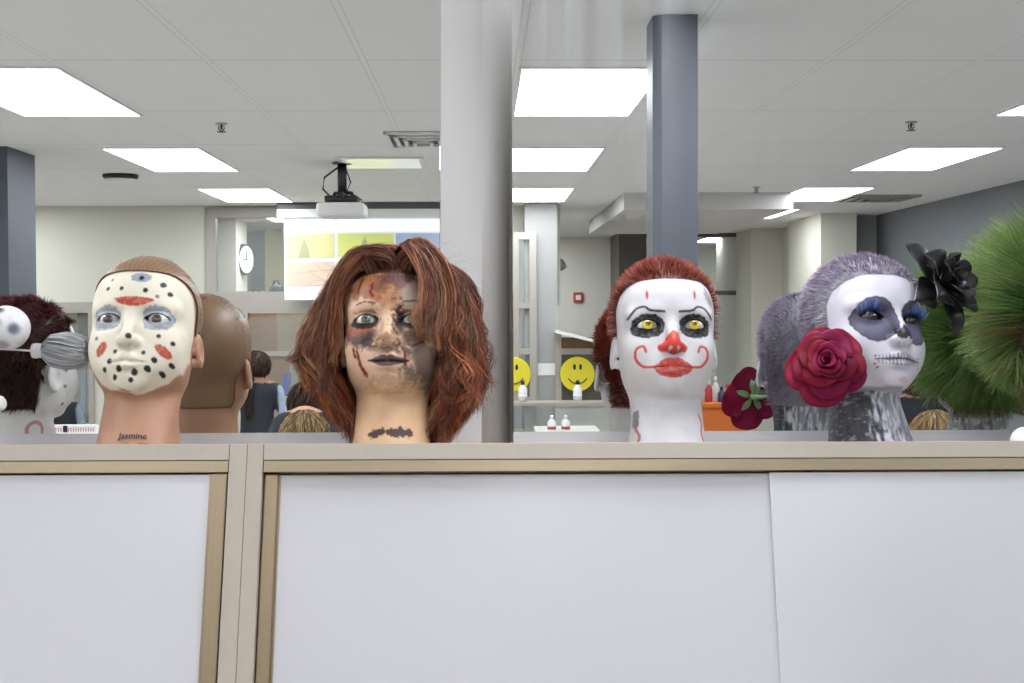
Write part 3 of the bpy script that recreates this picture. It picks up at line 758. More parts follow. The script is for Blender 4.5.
        s2 = np.linspace(0, len(g)-1, S); g = np.stack([np.interp(s2, np.arange(len(g)), g[:, k]) for k in range(3)], 1)
        n = 24; A = rng.uniform(.1, .5); ph = rng.uniform(0, 6.28)
        pts = g[None]+rng.normal(0, .22, (n, 1, 3))+(A*np.sin(np.linspace(0, 8, S)+ph)*np.linspace(.2, 1, S))[None, :, None]*np.array([1, .4, 0])
        col = base[rng.integers(0, 3)]*rng.uniform(.5, .9)
        paths.append(pts); cols.append(np.tile(col, (n, 1))*rng.uniform(.8, 1.2, (n, 1))); tips.append(np.tile(col, (n, 1)))
    # stray hairs
    n = 260; ph = rng.uniform(-pi, pi, n); rr = rng.uniform(7, 11, n)
    st = np.stack([rr*np.sin(ph), 1-rr*np.cos(ph)*.5, rng.uniform(22, 33, n)], 1)
    dv = np.stack([np.sin(ph), -np.cos(ph)*.6, rng.normal(.0, .5, n)], 1); LL = rng.uniform(3, 8, n)
    pts = st[:, None]+dv[:, None]*s[None, :, None]*LL[:, None, None]; pts[:, :, 2] -= (s**2)[None]*LL[:, None]*rng.uniform(-.2, 1.0, (n, 1)); pts[:, :, 0] += .3*np.sin(s*9)[None]*rng.normal(0, 1, (n, 1))
    wd = [np.full(sum(len(p) for p in paths), .105), np.full(n, .035)]
    paths.append(pts); cols.append(np.tile(base[2], (n, 1))); tips.append(np.tile(base[0], (n, 1)))
    AP = np.concatenate(paths); nn_ = len(AP); zz = AP[..., 2]
    cid = np.repeat(np.arange(-(-nn_//13)), 13)[:nn_]; pa = rng.uniform(0, 6.28, (cid.max()+1, 3)); am = rng.uniform(.05, .55, (cid.max()+1, 1)); fq = rng.uniform(.9, 1.7, (cid.max()+1, 1))
    gain = np.clip((30-zz)/16, 0, 1.1)*am[cid]
    AP[..., 0] += gain*np.sin(fq[cid]*zz+pa[cid, 0:1]); AP[..., 1] += gain*.8*np.sin(fq[cid]*zz+pa[cid, 1:2]); AP[..., 2] += .5*gain*np.sin(fq[cid]*zz*.8+pa[cid, 2:3])
    AP[..., 2] = np.maximum(AP[..., 2], .6)
    br_ = rng.uniform(.62, 1.5, (cid.max()+1, 1))[cid]
    o = ribbons('wig', AP, np.concatenate(wd), np.concatenate(cols)*br_, parent, np.concatenate(tips)*br_, taper=.45)
    o['label'] = 'long wavy auburn wig'
wig(h2)

# ---- clown head
P = Paint(BV, '#cdccce')
P.put((soft(.55-P.n2, .1)*.25), '#cfcfd6')
for s in (-1, 1):
    P.shape(sd_poly(P.P, spl([(s*6.1, 20.9), (s*4.6, 21.8), (s*2.4, 21.6), (s*1.2, 20.4), (s*1.5, 18.6), (s*3.0, 17.9), (s*4.8, 18.0), (s*6.1, 18.9), (s*6.1, 20.9)])), '#0c0c0e', .98, wob=.18, streak=.10)
    P.shape(sd_line(P.P, spl([(s*6.6, 21.4), (s*5.4, 22.8), (s*4.2, 23.0), (s*3.2, 22.3), (s*1.2, 22.0)]))-.19, '#111114', .95, wob=.06)
    P.shape(sd_ell(P.P, (s*3.75, 25.0), (.20, .75)), '#c0311f', .95)
    # round cheek curl, ending below the eye patch
    P.shape(sd_line(P.P, spl([(s*2.9, 12.9), (s*4.5, 13.2), (s*5.6, 14.6), (s*5.5, 16.1), (s*4.5, 16.5), (s*4.1, 15.6)]))-.20, '#c43a28', .95, wob=.05)
    P.shape(sd_ell(P.P, (s*3.65, 20.2), (1.7, .8)), '#1a1a1c', .9)
lids(P, '#0d0d0e', .2, .12)
P.shape(sd_poly(P.P, spl([(0, 18.9), (.9, 17.9), (1.5, 17.0), (2.3, 16.4), (2.0, 15.5), (.9, 15.3), (0, 15.0), (-.9, 15.3), (-2.0, 15.5), (-2.3, 16.4), (-1.5, 17.0), (-.9, 17.9), (0, 18.9)], 4)), '#bf3222', .97, wob=.12)
P.shape(sd_ell(P.P, (-.62, 15.75), (.28, .26)), '#d9c9c6', .8); P.shape(sd_ell(P.P, (.62, 15.75), (.28, .26)), '#d9c9c6', .8)
P.shape(sd_poly(P.P, spl([(-3.1, 12.9), (-1.6, 14.1), (-.5, 14.5), (0, 14.3), (.5, 14.5), (1.6, 14.1), (3.1, 12.9), (2.1, 11.6), (0, 10.9), (-2.1, 11.6), (-3.1, 12.9)], 4)), '#c23a2b', .97, wob=.12, streak=.2)
P.shape(sd_line(P.P, [(-2.7, 12.95), (0, 12.9), (2.7, 12.95)])-.06, '#7d1e15', .9)
P.shape(sd_ell(P.P, (-.4, 12.1), (1.3, .22)), '#dc8f84', .6, wob=.1)
P.shape(sd_line(P.P, spl([(-5.5, .5), (-4.9, 2.0), (-5.3, 3.6), (-5.0, 5.0)]))-.2, '#9a4a40', .8); P.shape(sd_line(P.P, spl([(-5.3, 4.2), (-5.1, 6.4)]))-.42, '#77777b', .9, wob=.2)
P.shape(sd_line(P.P, spl([(5.5, .4), (4.9, 2.6), (5.1, 4.6), (4.7, 6.0)]))-.15, '#bf4438', .85)
P.shape(sd_ell(P.P, (6.4, 25.0), (.7, 1.7), .35)+(P.n2-.5)*.8, '#7d6e66', .7, e=.2)
P.put(soft(.15-SD, .25), '#6b3026')
sc3 = (1.0, 1.0, .965)
h3 = head('white clown mannequin head with short red hair, red nose and lips, black eye patches', 'mannequin head', .247, 2.05, R(1.5), P, M['paint'], sc3, 3.5)
eyeball(h3, -1, '#e3c91d', sc=sc3, tilt=3.5, gaze=(0, -1, .0), ir=.86, pupil='#1a1508'); eyeball(h3, 1, '#e3c91d', sc=sc3, tilt=3.5, gaze=(0, -1, .0), ir=.86, pupil='#1a1508')
def cf3(P_, C, TC):
    d = scalp_d(P_); low = np.clip((16.5-P_[:, 2])/3, 0, 1)*.4+soft(d-.5, .5)*.35
    m = (rng.random(len(P_)) < low)[:, None]
    fr = ((P_[:, 1] < 1) & (P_[:, 2] < 25.0))[:, None]
    C = np.where(fr & (rng.random(len(P_)) < .55)[:, None], lin('#6f5a55'), C)
    return C, np.where(m, lin('#ddd6d4'), TC)
o = fur('hair', h3, SD > -.05, 17000, 1.6, ['#6c2c1f', '#7c3526', '#501f16', '#5e261b'], (0, .45, .1), ['#98432e', '#853828', '#a5503a'], width=.10, sc=sc3, tilt=3.5, stand=1.3, clump=.8, colfn=cf3)
o['label'] = 'short bristly rust red hair'

# ---- skull-painted head
P = Paint(BV, '#cbc9d2')
P.put(soft(.5-P.n, .2)*.18, '#cfc9d8')
ne = noise(BV*np.array([2.2, 1, .5]), 1.0, 41); 
neck = soft(BV[:, 2]-np.interp(BV[:, 1], [-9, -6, -3, 0, 4, 9], [8.6, 8.7, 9.3, 11.5, 12.5, 12.0]), .25)
P.put(neck, '#8b8c96'); P.put(neck*np.clip((ne-.42)*6, 0, 1)*.9, '#c9cbd6')
P.put(neck*soft(P.V[:, 0]+2.0+(ne-.5)*5, .8)*.93, '#24242a'); P.put(neck*soft(P.V[:, 0]+2.0, 1.5)*np.clip((noise(BV*np.array([1, 1, 3.]), 1.2, 43)-.6)*9, 0, 1)*.7, '#8e8b92')
P.put(neck*np.clip((noise(BV*np.array([3., 3, .5]), 1.0, 44)-.62)*9, 0, 1)*.8, '#3c3d46')
P.put(soft(np.abs(BV[:, 2]-np.interp(BV[:, 1], [-9, -6, -3, 0, 4, 9], [8.9, 9.0, 9.6, 11.8, 12.8, 12.3]))-.25, .2)*.7*(BV[:, 1] < 4), '#6f7076')
for s in (-1, 1):
    c = (s*3.45, 19.5); q = P.P-np.array(c); a = np.arctan2(q[:, 1], q[:, 0]); r = np.hypot(q[:, 0]/3.0, q[:, 1]/3.55)
    d = (r-1-.035*np.abs(np.sin(a*9)))*3; d = np.maximum(d, np.maximum(.35-q[:, 0]*0-s*P.P[:, 0], -50))
    P.shape(d, '#4f4c63', .97, wob=.05)
    P.shape(np.abs(d+.1)-.09, '#3a3848', .8)
    P.shape(sd_ell(P.P, (s*3.6, 18.0), (1.8, 1.2)), '#7b7890', .5, e=.6)
lids(P, '#101014', .15, .1)
P.shape(sd_poly(P.P, spl([(0, 18.6), (1.0, 17.3), (1.25, 16.3), (.4, 15.9), (0, 16.3), (-.4, 15.9), (-1.25, 16.3), (-1.0, 17.3), (0, 18.6)], 4)), '#0c0c0e', .97, wob=.1)
P.shape(sd_poly(P.P, spl([(-3.0, 13.1), (-1.2, 13.9), (0, 14.0), (1.2, 13.9), (3.0, 13.1), (1.4, 12.2), (0, 12.0), (-1.4, 12.2), (-3.0, 13.1)], 4)), '#a9a2b4', .7, wob=.1)
for k in range(15):
    x = -3.5+k*.5; hh = .95-.05*abs(k-7)
    P.shape(sd_line(P.P, [(x, 13.0-hh*.9), (x+.05, 13.1+hh)])-.055, '#2a2430', .95, wob=.05)
P.shape(sd_line(P.P, [(-3.9, 13.1), (-2, 13.2), (0, 13.1), (2, 13.2), (3.9, 13.1)])-.10, '#17141a', .95)
for p_ in ((-3.9, 13.6), (-3.9, 12.4), (3.8, 13.7), (4.0, 12.3), (-3.5, 11.9)): P.shape(sd_ell(P.P, p_, (.17, .17)), '#6b4a48', .9)
P.shape(sd_ell(P.P, (.6, 10.0), (1.1, .5)), '#b39a92', .6, wob=.3)
SD4 = scalp_d(BV, -.8, -1.0)
P.put(soft(.15-SD4, .25), '#8d8894')
sc4 = (1.04, 1.02, 1.0)
h4 = head('skull-painted mannequin head with short lilac grey hair, silver black neck, blue lashes', 'mannequin head', .572, 2.05, R(21), P, M['paint'], sc4)
for s in (-1, 1): eyeball(h4, s, '#1a171c', sc=sc4, sclera='#26232b', gaze=(0, -1, -.1))
def cf4(P_, C, TC):
    d = scalp_d(P_, -.8, -1.0); f = soft(d-2.2, 1.2)[:, None]*(P_[:, 1:2] < 2)
    C = C*(1-f)+lin('#a9a9ad')*f*rng.uniform(.6, 1.25, (len(C), 1)); TC = TC*(1-f)+lin('#c6c6ca')*f
    return C, TC
o = fur('hair', h4, SD4 > -.05, 15000, 1.15, ['#7c7282', '#8b8090', '#6d6575'], (-.15, .3, -.2), ['#a79bb0', '#9a8fa3', '#b5abba'], width=.10, sc=sc4, stand=1.0, colfn=cf4)
o['label'] = 'short lilac grey hair, silver at the hairline'
pths = []
for s in (-1, 1):
    for k in range(46):
        x = -1.95+3.9*k/45; z0 = 20.2+.74*max(0, 1-(x/1.95)**2)**.8; y0 = -6.25-math.sqrt(max(.3, 1.83**2-min(x*x, 3.0)-(z0-20.1)**2))
        for j in range(3):
            fx = x*.55+rng.normal(0, .10); L_ = rng.uniform(1.2, 1.7); t = np.linspace(0, 1, 6)[:, None]
            pths.append(np.array([s*3.65+x, y0, z0])+t*np.array([fx, -1.0*L_*.7, .25*L_])+t**2*np.array([0, .1, .75*L_]))
p_ = np.array(pths); sh = p_.shape; p_ = deform(p_.reshape(-1, 3), *sc4).reshape(sh)
o = ribbons('eyelashes', p_, np.full(len(p_), .14), shade(['#1b3276', '#24448f', '#121c40'], len(p_)), h4, shade(['#8fa5dc', '#4a6cc0', '#c0cdf0'], len(p_))); o['label'] = 'long blue false eyelashes'

# ---- head with shaggy green fur, mostly outside the frame
P = Paint(BV, '#9da1a6')
P.put(np.clip((noise(BV*np.array([2, 2, .8]), 1.0, 51)-.5)*7, 0, 1)*.8, '#5d646c'); P.put(np.clip((noise(BV, 1.4, 52)-.58)*8, 0, 1)*.7, '#d3d3d0')
SD5 = np.minimum(BV[:, 1]-np.interp(BV[:, 2], [11, 14, 17, 20, 24, 26, 27], [3.0, 1.8, -1.6, -3.2, -5.6, -8, -20]), BV[:, 2]-10.8)
P.put(soft(-SD5, .3), '#39491f'); P.put(soft(6.6-np.abs(BV[:, 0]), .2)*(np.abs(BV[:, 2]-19) < 6)*(BV[:, 1] > -5), '#4d4028')
sc5 = (1.0, 1.0, 1.0)
h5 = head('silver grey mannequin head in long shaggy green fur, cut off by the right edge', 'mannequin head', .905, 2.055, R(-8), P, M['paint'], sc5)
for s in (-1, 1): eyeball(h5, s, '#5d4a20', sc=sc5)
def cf5(P_, C, TC):
    br = np.clip((-P_[:, 1]-.3)/2.5, 0, 1)*np.clip((23-P_[:, 2])/4, 0, 1)+np.clip((14.0-P_[:, 2])/2.2, 0, 1)*.9
    m = (rng.random(len(P_)) < br)[:, None]
    C = np.where(m, lin('#6a5236')*rng.uniform(.6, 1.2, (len(C), 1)), C); TC = np.where(m, lin('#80663f'), TC)
    return C, TC
o = fur('fur', h5, SD5 > 0, 20000, 9.6, ['#4a7434', '#3a6228', '#5f8a44', '#2b4c1e', '#5a6a36'], (-.15, .0, .42), ['#93ad68', '#7a9c54', '#557f3c', '#a2a76c'], width=.105, S=10, clump=.42, sc=sc5, stand=1.15, colfn=cf5, grav=.30, lenfn=lambda p: np.interp(p[:, 2], [10.8, 14, 18, 22, 28, 32], [.34, .45, .62, .92, 1.15, 1.28]), lift=([12, 17, 22, 26], [-1.1, -1.0, -.3, .25]))
o['label'] = 'long shaggy green fur, brown towards the face and nape'
o = fur('underfur', h5, SD5 > 0, 6000, 3.0, ['#27541a', '#1c3f12', '#335f22'], (0, .1, 0), ['#3b7a26', '#2b5f1c'], width=.14, S=5, clump=.5, sc=sc5, stand=1.0, grav=.2, colfn=cf5)

# ---- head just outside the frame at the left, seen in the mirror
P = Paint(BV, '#e4e2e2')
P.shape(sd_ell(P.P, (3.2, 19.5), (2.2, 2.0)), '#2d2d35', .9, wob=.3, y=2); P.shape(sd_ell(P.P, (-3.2, 19.5), (2.2, 2.0)), '#2d2d35', .9, wob=.3, y=2)
P.shape(sd_ell(P.P, (0, 16.5), (1.1, 1.2)), '#26262b', .9, wob=.2)
for k in range(9): P.shape(sd_line(P.P, [(-3.4+.85*k, 12.3), (-3.4+.85*k, 14.2)])-.08, '#33323c', .9, wob=.1)
for zz in (21, 18.6, 15.4, 12.0): P.shape(sd_ell(BV[:, 1:3].astype(float), (-1.9, zz), (.5, .35)), '#595a66', .8, wob=.3, y=0)
ring = np.hypot(BV[:, 1]-3.4, (BV[:, 2]-7.2)*.8)
P.put(soft(np.abs(ring-1.3)-.28, .12)*(BV[:, 0] > 0), '#c08a8a')
P.put(soft(-SD, .25), '#3d2420')
sc0 = (1.02, 1.02, 1.0)
h0 = head('white painted mannequin head with dark red-brown hair, seen only in the mirror, leftmost', 'mannequin head', -.942, 2.06, R(24), P, M['paint'], sc0)
for s in (-1, 1): eyeball(h0, s, '#2b2b30', sc=sc0)
def cf0(P_, C, TC):
    t = np.clip((P_[:, 2]-22)/6+rng.normal(0, .25, len(P_)), 0, 1)[:, None]
    return C*(1-t)+lin('#5a2429')*t, TC*(1-t)+lin('#7a3538')*t
fur('hair', h0, SD > 0, 17000, 1.7, ['#33211b', '#453029', '#2a1915'], (0, .35, -.6), ['#5a4238', '#4a352c'], width=.11, sc=sc0, stand=.8, clump=.45, colfn=cf0)
# ball and tuft pinned to the side of that head
def sph(n=32, m=48):
    T, Ph = np.meshgrid(np.linspace(0.001, pi-.001, n), np.arange(m)*2*pi/m, indexing='ij')
    D = np.stack([np.sin(T)*np.cos(Ph), np.sin(T)*np.sin(Ph), np.cos(T)], -1).reshape(-1, 3)
    idx = np.arange(n*m).reshape(n, m); F = np.stack([idx[:-1], np.roll(idx, -1, 1)[:-1], np.roll(idx, -1, 1)[1:], idx[1:]], -1).reshape(-1, 4)
    return D, F
SPD, SPF = sph()
def px(u, v, y):                                      # a point at depth y on the line of sight through (u, v)
    e = R(PITCH)-math.atan((v-341.5)/1307); z = y*math.tan(e); d = y*cos(R(PITCH))+z*sin(R(PITCH))
    return Vector(((u-512)*d/1307, y, CZ+z))
c = Paint(SPD, '#dedfe2'); c.V = SPD
c.put(np.clip((noise(SPD, 3, 61)-.55)*8, 0, 1)*.5, '#b5b8c0')
for (dx, dz, dy, r, cc) in ((.62, -.25, -.75, .26, '#6f7480'), (-.12, -.04, -.99, .22, '#23252a'), (-.05, .60, -.79, .2, '#4f5634'), (.05, -.9, -.4, .3, '#9da0a8')):
    v_ = np.array([dx, dy, dz]); v_ /= np.linalg.norm(v_); c.put(soft(np.arccos(np.clip(SPD@v_, -1, 1))-r, .08), cc)
b = link('spotted_ball', npmesh('spotted_ball', SPD*np.array([.0375, .035, .0355]), SPF, colors=c.C), M['vinyl'], loc=px(6, 326, 2.0))
tag(b, 'small white ball with grey and black spots at the left edge', 'ball')
pz = px(6, 326, 2.0)
tuft = empty('hair_tuft', 'small grey hair tuft with white band, between spotted ball and cream painted face', 'hair tuft', px(64, 349, 2.02))
n = 2600; th = rng.uniform(0, 2*pi, n); qq = np.sqrt(rng.uniform(0.05, 1, n)); s = np.linspace(0, 1, 10)
prof = np.interp(s, [0, .2, .55, .85, 1], [1.2, 2.7, 3.2, 2.9, 2.2])
X = -3.3+6.9*s[None]*rng.uniform(.85, 1.03, (n, 1)); rad = prof[None]*qq[:, None]; tws = .5*s[None]
Pq = np.stack([X, rad*np.cos(th[:, None]+tws), rad*np.sin(th[:, None]+tws)*.95], -1)+rng.normal(0, .04, (n, 1, 3))
ribbons('hair', Pq, np.full(n, .13), shade(['#9a9ea1', '#b5b8bb', '#84888b', '#c5c7c9'], n), tuft, shade(['#b4b7ba', '#d0d2d3'], n), taper=.6)
MT = Matrix.Rotation(pi/2, 4, 'Y')
MB().lathe([(.006, -.001), (.0115, .0), (.0125, .006), (.0115, .012), (.0125, .018), (.010, .024)], 24, M=MT, c=(-.050, 0, 0)).build('hair_band', mat('white band', '#c9c5c6', .6), tuft)
MB().tube([(-.105, .01, .006), (-.05, 0, 0), (.052, 0, -.001)], .0016).build('pin', M['white'], tuft)
# white cotton puff at the very right, and one at the left edge
def puff(u, v, y, r, label, z=None):
    p = px(u, v, y)
    if z is not None: p.z = z
    V = SPD*r*(1+.08*(noise(SPD, 2.5, int(u) % 17)-.5)[:, None]); V[:, 2] = np.maximum(V[:, 2], -.55*r)
    tag(link('cotton_puff', npmesh('cotton_puff', V, SPF), mat('soft white', '#e9ebe8', .8, bump=(300, .4)), loc=p), label, 'cotton puff')
puff(1024, 440, 2.02, .022, 'small white cotton puff on the cabinet top beside the green furred head', LZ+.0125)
puff(-3, 402, 2.0, .014, 'tiny white puff at the left edge below the spotted ball')
MB().tube([px(-60, 402, 2.03), px(-3, 402, 2.0)], .0015).build('pin', M['white'], [o for o in bpy.data.objects if o.name.startswith('cotton_puff')][-1])
# ------------------------------------------------------------------ cloth flowers
def petal(r0, r1, hgt, half, phi, curl=.25, ruff=.1, point=0.0, nu=13, nv=12, zb=0.0, tipdrop=.3, lean=0):
    u = np.linspace(-1, 1, nu); v = np.linspace(0, 1, nv); U, W = np.meshgrid(u, v, indexing='ij')
    edge = 1-.22*np.abs(U)**3 if not point else 1-point*np.abs(U)**1.3
    Wv = W*edge
    wid = half*np.clip(np.sin(np.clip(.16+Wv*1.0, 0, 1)*pi*.62)**.75, 0, 1) if not point else half*np.sin(np.clip(.08+Wv*.92, 0, 1)*pi)**.7
    r = r0+(r1-r0)*Wv**1.15; z = zb+hgt*np.sin(Wv*pi/2*1.0)
    tip = np.clip((Wv-.72)/.28, 0, 1)
    r = r+curl*tip**2; z = z-curl*tipdrop*tip**2*1.6
    side = np.clip(np.abs(U)-.6, 0, 1)/.4; r = r+curl*.45*side**2*W
    rf = ruff*np.sin(U*4+phi*3+W*3)*W; r = r+rf*.5; z = z+rf
    ang = phi+U*wid+lean*W
    P = np.stack([r*np.cos(ang), r*np.sin(ang), z], -1).reshape(-1, 3)
    idx = np.arange(nu*nv).reshape(nu, nv); F = np.stack([idx[:-1, :-1], idx[1:, :-1], idx[1:, 1:], idx[:-1, 1:]], -1).reshape(-1, 4)
    return P, F, Wv.reshape(-1)
def flower(name, parent, layers, cin, cout, m, seed=1):
    g = np.random.default_rng(seed); Vs, Fs, Cs = [], [], []; off = 0
    for L_ in layers:
        n = L_['n']; p0 = g.uniform(0, 6.28)
        for k in range(n):
            j = g.normal(0, .06)
            P_, F_, w_ = petal(L_['r0'], L_['r1']*(1+j), L_['h']*(1+g.normal(0, .05)), L_['half'], p0+2*pi*k/n+g.normal(0, .08), L_.get('curl', .25), L_.get('ruff', .08), L_.get('point', 0), zb=L_.get('zb', 0), tipdrop=L_.get('drop', .3), lean=g.normal(0, .1))
            Vs.append(P_); Fs.append(F_+off); off += len(P_)
            t = g.random(); c_ = lin(cin)*(1-t)+lin(cout)*t
            Cs.append(np.tile(c_, (len(P_), 1))*g.uniform(.75, 1.2))
    o = link(name, npmesh(name, np.concatenate(Vs)*.01, np.concatenate(Fs), colors=np.concatenate(Cs)), m, parent)
    md = o.modifiers.new('s', 'SUBSURF'); md.levels = md.render_levels = 1
    md = o.modifiers.new('thickness', 'SOLIDIFY'); md.thickness = .0006; md.offset = 0
    return o
M['petal'] = mat('velvet cloth petal', '#ffffff', .6, spec=.2, attr='paint', var=(70, .12), bump=(180, .2))
M['petalk'] = mat('satin black petal', '#ffffff', .38, attr='paint', var=(60, .1), bump=(150, .25))
M['leaf'] = mat('cloth leaf', '#6d8a62', .6, var=(60, .15))
def leaf(parent, base, d, up, L_, Wd, name='leaf'):
    base, d, up = Vector(base), Vector(d).normalized(), Vector(up).normalized(); s = d.cross(up)
    V = []; 
    for i in range(9):
        t = i/8; w_ = Wd*sin(pi*min(1, t*.92+.05))**.8
        for k in (-1, -.5, 0, .5, 1):
            V.append(base+d*L_*t+s*w_*k+up*(abs(k)*w_*.35-L_*.35*t*t))
    F = [[i*5+j, i*5+j+1, (i+1)*5+j+1, (i+1)*5+j] for i in range(8) for j in range(4)]
    o = link(name, npmesh(name, [tuple(v) for v in V], F), M['leaf'], parent)
    md = o.modifiers.new('thickness', 'SOLIDIFY'); md.thickness = .0006
    return o
rl = []
for r1, h_, n, half, curl in ((.35, 3.3, 2, 1.9, .05), (.8, 3.4, 2, 1.7, .15), (1.35, 3.4, 3, 1.45, .25), (2.1, 3.3, 3, 1.25, .4), (3.0, 3.0, 4, 1.05, .6), (4.1, 2.4, 4, .98, .9), (5.1, 1.6, 5, .86, 1.1), (5.9, .7, 5, .82, 1.0)):
    rl.append(dict(r0=.25+r1*.12, r1=r1, h=h_, n=n, half=half, curl=curl, ruff=.04+.07*r1, zb=-.1*r1+.3))
rose = empty('fabric_rose', 'large dark crimson fabric rose pinned beside the jaw of the skull-painted head', 'artificial flower')
pr = px(827, 362, 1.935)
nrm = Vector((-.20, -.96, .02)).normalized()
rose.rotation_euler = nrm.to_track_quat('Z', 'Y').to_euler(); rose.location = pr-nrm*.02; rose.scale = (.92,)*3
o = flower('blossom', rose, rl, '#780a3c', '#6e0820', M['petal'], 5)
for k in range(5):
    a = 2*pi*k/5+.3; leaf(rose, (cos(a)*.006, sin(a)*.006, -.004), (cos(a), sin(a), -.15), (0, 0, -1), .032, .007, 'sepal')
leaf(rose, (0, 0, -.012), (.2, 1, -.3), (0, 0, -1), .045, .010); leaf(rose, (0, 0, -.012), (1, .3, -.3), (0, 0, -1), .040, .010)
MB().tube([(0, 0, .004), (0, 0, -.012), (.012, .004, -.05), (.03, .008, -.085)], [.008, .006, .0025, .002]).build('stem', M['leaf'], rose)
bf = empty('fabric_flower', 'large black fabric flower pinned to the temple of the skull-painted head', 'artificial flower')
pb = px(946, 285, 2.0); nb_ = Vector((.55, -.75, .1)).normalized()
bf.rotation_euler = nb_.to_track_quat('Z', 'Y').to_euler(); bf.location = pb-nb_*.015; bf.scale = (1.16,)*3
flower('blossom', bf, [dict(r0=.3, r1=1.6, h=4.0, n=3, half=1.3, curl=.3, ruff=.3, point=.15), dict(r0=.4, r1=3.2, h=4.2, n=3, half=1.05, curl=.7, ruff=.4, point=.2), dict(r0=.5, r1=5.0, h=3.0, n=4, half=.9, curl=1.0, ruff=.5, point=.25, drop=.6), dict(r0=.5, r1=6.6, h=.8, n=4, half=.66, curl=.8, ruff=.5, point=.3, drop=1.0)], '#161519', '#222126', M['petalk'], 9)
MB().tube([(0, 0, .0), (-.01, .01, -.02), (-.02, .02, -.03)], [.006, .004, .003]).build('stem', M['black'], bf)
for k, (a, l_) in enumerate(((2.2, .05), (2.6, .04))):
    MB().tube([(0, 0, .0), (cos(a)*l_*.6, sin(a)*l_*.6, .018), (cos(a)*l_, sin(a)*l_, .012)], [.0025, .0018, .0008]).build('sprig', M['black'], bf)
# ------------------------------------------------------------------ the room seen in the mirrors
M['boardbrown'] = mat('tan board', '#c08a5a', .7, var=(5, .06)); M['boardbeige'] = mat('beige board', '#cdb596', .7)
M['glass'] = mat('window glass', '#dfe6e2', .05, alpha=.12)
M['wood'] = mat('brown wood', '#80603f', .6, var=(10, .2), stretch=(8, 1, 1)); M['orange'] = mat('orange laminate', '#d9732b', .45)
def zt(v, t): return CV.z+(309-v)*t/1307
def at(u, t): return (u-482)*t/1307
def rmb(a, t, z):                                     # builder for a thing standing at (a, t, z) of the room
    return room(a, t, z)
# pale wall on the left with its window openings; ends at a white pilaster
tL = 11.3
def wseg(name, u0, u1, v0, v1, m=M['wallbeige'], t0=tL, t1=tL+.16, kind='structure'):
    return rbox(name, at(u0, t0) if u0 > -900 else AL, at(u1, t0), t0, t1, 0 if v1 > 900 else zt(v1, t0), CEIL if v0 < 0 else zt(v0, t0), m, kind)
wseg('wall_back', -999, 208, -1, 300)
wseg('wall_back.001', 440, 560, -1, 305)
wseg('wall_back.002', -999, 62, 300, 999)
wseg('wall_back.003', 62, 560, 430, 999)
wseg('wall_back.004', 96, 243, 306, 430)
wseg('wall_back.005', 440, 513, 305, 430)
wseg('wall_back.006', 208, 440, -1, 207)
rbox('wall_back.007', at(525, 10.9), at(558, 10.9), 11.05, 12.0, 0, CEIL, mat('white painted pilaster', '#a4a4a1', .7), 'structure')
o = rbox('trim_2', AL, at(440, tL), tL-.03, tL+.17, zt(308, tL), zt(300, tL), M['frame'], 'structure')
# clerestory and lower windows with frames
def window(name, u0, u1, v0, v1, t, bars_u=(), bars_v=(), m=None, fw=.05):
    m = m or M['frame']; e = room_empty(name, None, None, at((u0+u1)/2, t), t, zt(v1, t)); e['kind'] = 'structure'
    w2 = (at(u1, t)-at(u0, t))/2; h = zt(v0, t)-zt(v1, t)
    b = MB().box(-w2, -w2+fw, -.06, .03, 0, h); b.box(w2-fw, w2, -.06, .03, 0, h); b.box(-w2+fw, w2-fw, -.06, .03, 0, fw); b.box(-w2+fw, w2-fw, -.06, .03, h-fw, h)
    for u in bars_u: x = at(u, t)-at((u0+u1)/2, t); b.box(x-fw*.4, x+fw*.4, -.05, .02, fw, h-fw)
    for v in bars_v: z = zt(v, t)-zt(v1, t); b.box(-w2+fw, w2-fw, -.05, .02, z-fw*.4, z+fw*.4)
    b.build('window_frame', m, e); MB().box(-w2+fw, w2-fw, -.012, -.006, fw, h-fw).build('window_glass', M['glass'], e)
    return e
window('window_1', 208, 440, 207, 300, tL, fw=.085)
window('window_2', 62, 96, 306, 430, tL, bars_v=(352,), fw=.04)
window('window_3', 243, 440, 306, 430, tL, bars_v=(352,), fw=.05)
window('window_4', 511, 536, 232, 404, 11.0, bars_v=(305, 351), fw=.06)
# room behind the clerestory
rbox('wall_office', AL, at(470, 14.5), 15.2, 15.4, 0, CEIL, mat('office wall', '#d0cebf', .7), 'structure')
rbox('wall_office.001', at(243, 13.2), at(262, 13.2), 14.6, 15.1, 0, CEIL, mat('pale yellow wall', '#d9cf8c', .7), 'structure')
rbox('wall_office.002', at(220, 13), at(241, 13), 12.8, 13.4, 0, CEIL, mat('office column', '#d9d5c6', .7), 'structure')
ck = room_empty('wall_clock', 'round dark-rimmed wall clock on the column behind the high window', 'clock', at(241, 13)+.02, 13.1, zt(258, 13))
MX = Matrix.Rotation(pi/2, 4, 'Y') @ Matrix.Rotation(0, 4, 'X')
ck.rotation_euler.z = ROT+R(20)
MB().lathe([(.11, -.02), (.15, -.02), (.16, 0), (.15, .03), (.13, .03)], 32, M=MX).build('clock_rim', M['black'], ck)
MB().lathe([(.135, .0305), (.135, .032)], 32, M=MX).build('clock_face', M['paper'], ck)
MB().box(.033, .036, -.006, .006, 0, .09).box(.033, .036, 0, .06, -.006, .006).build('clock_hands', M['black'], ck)
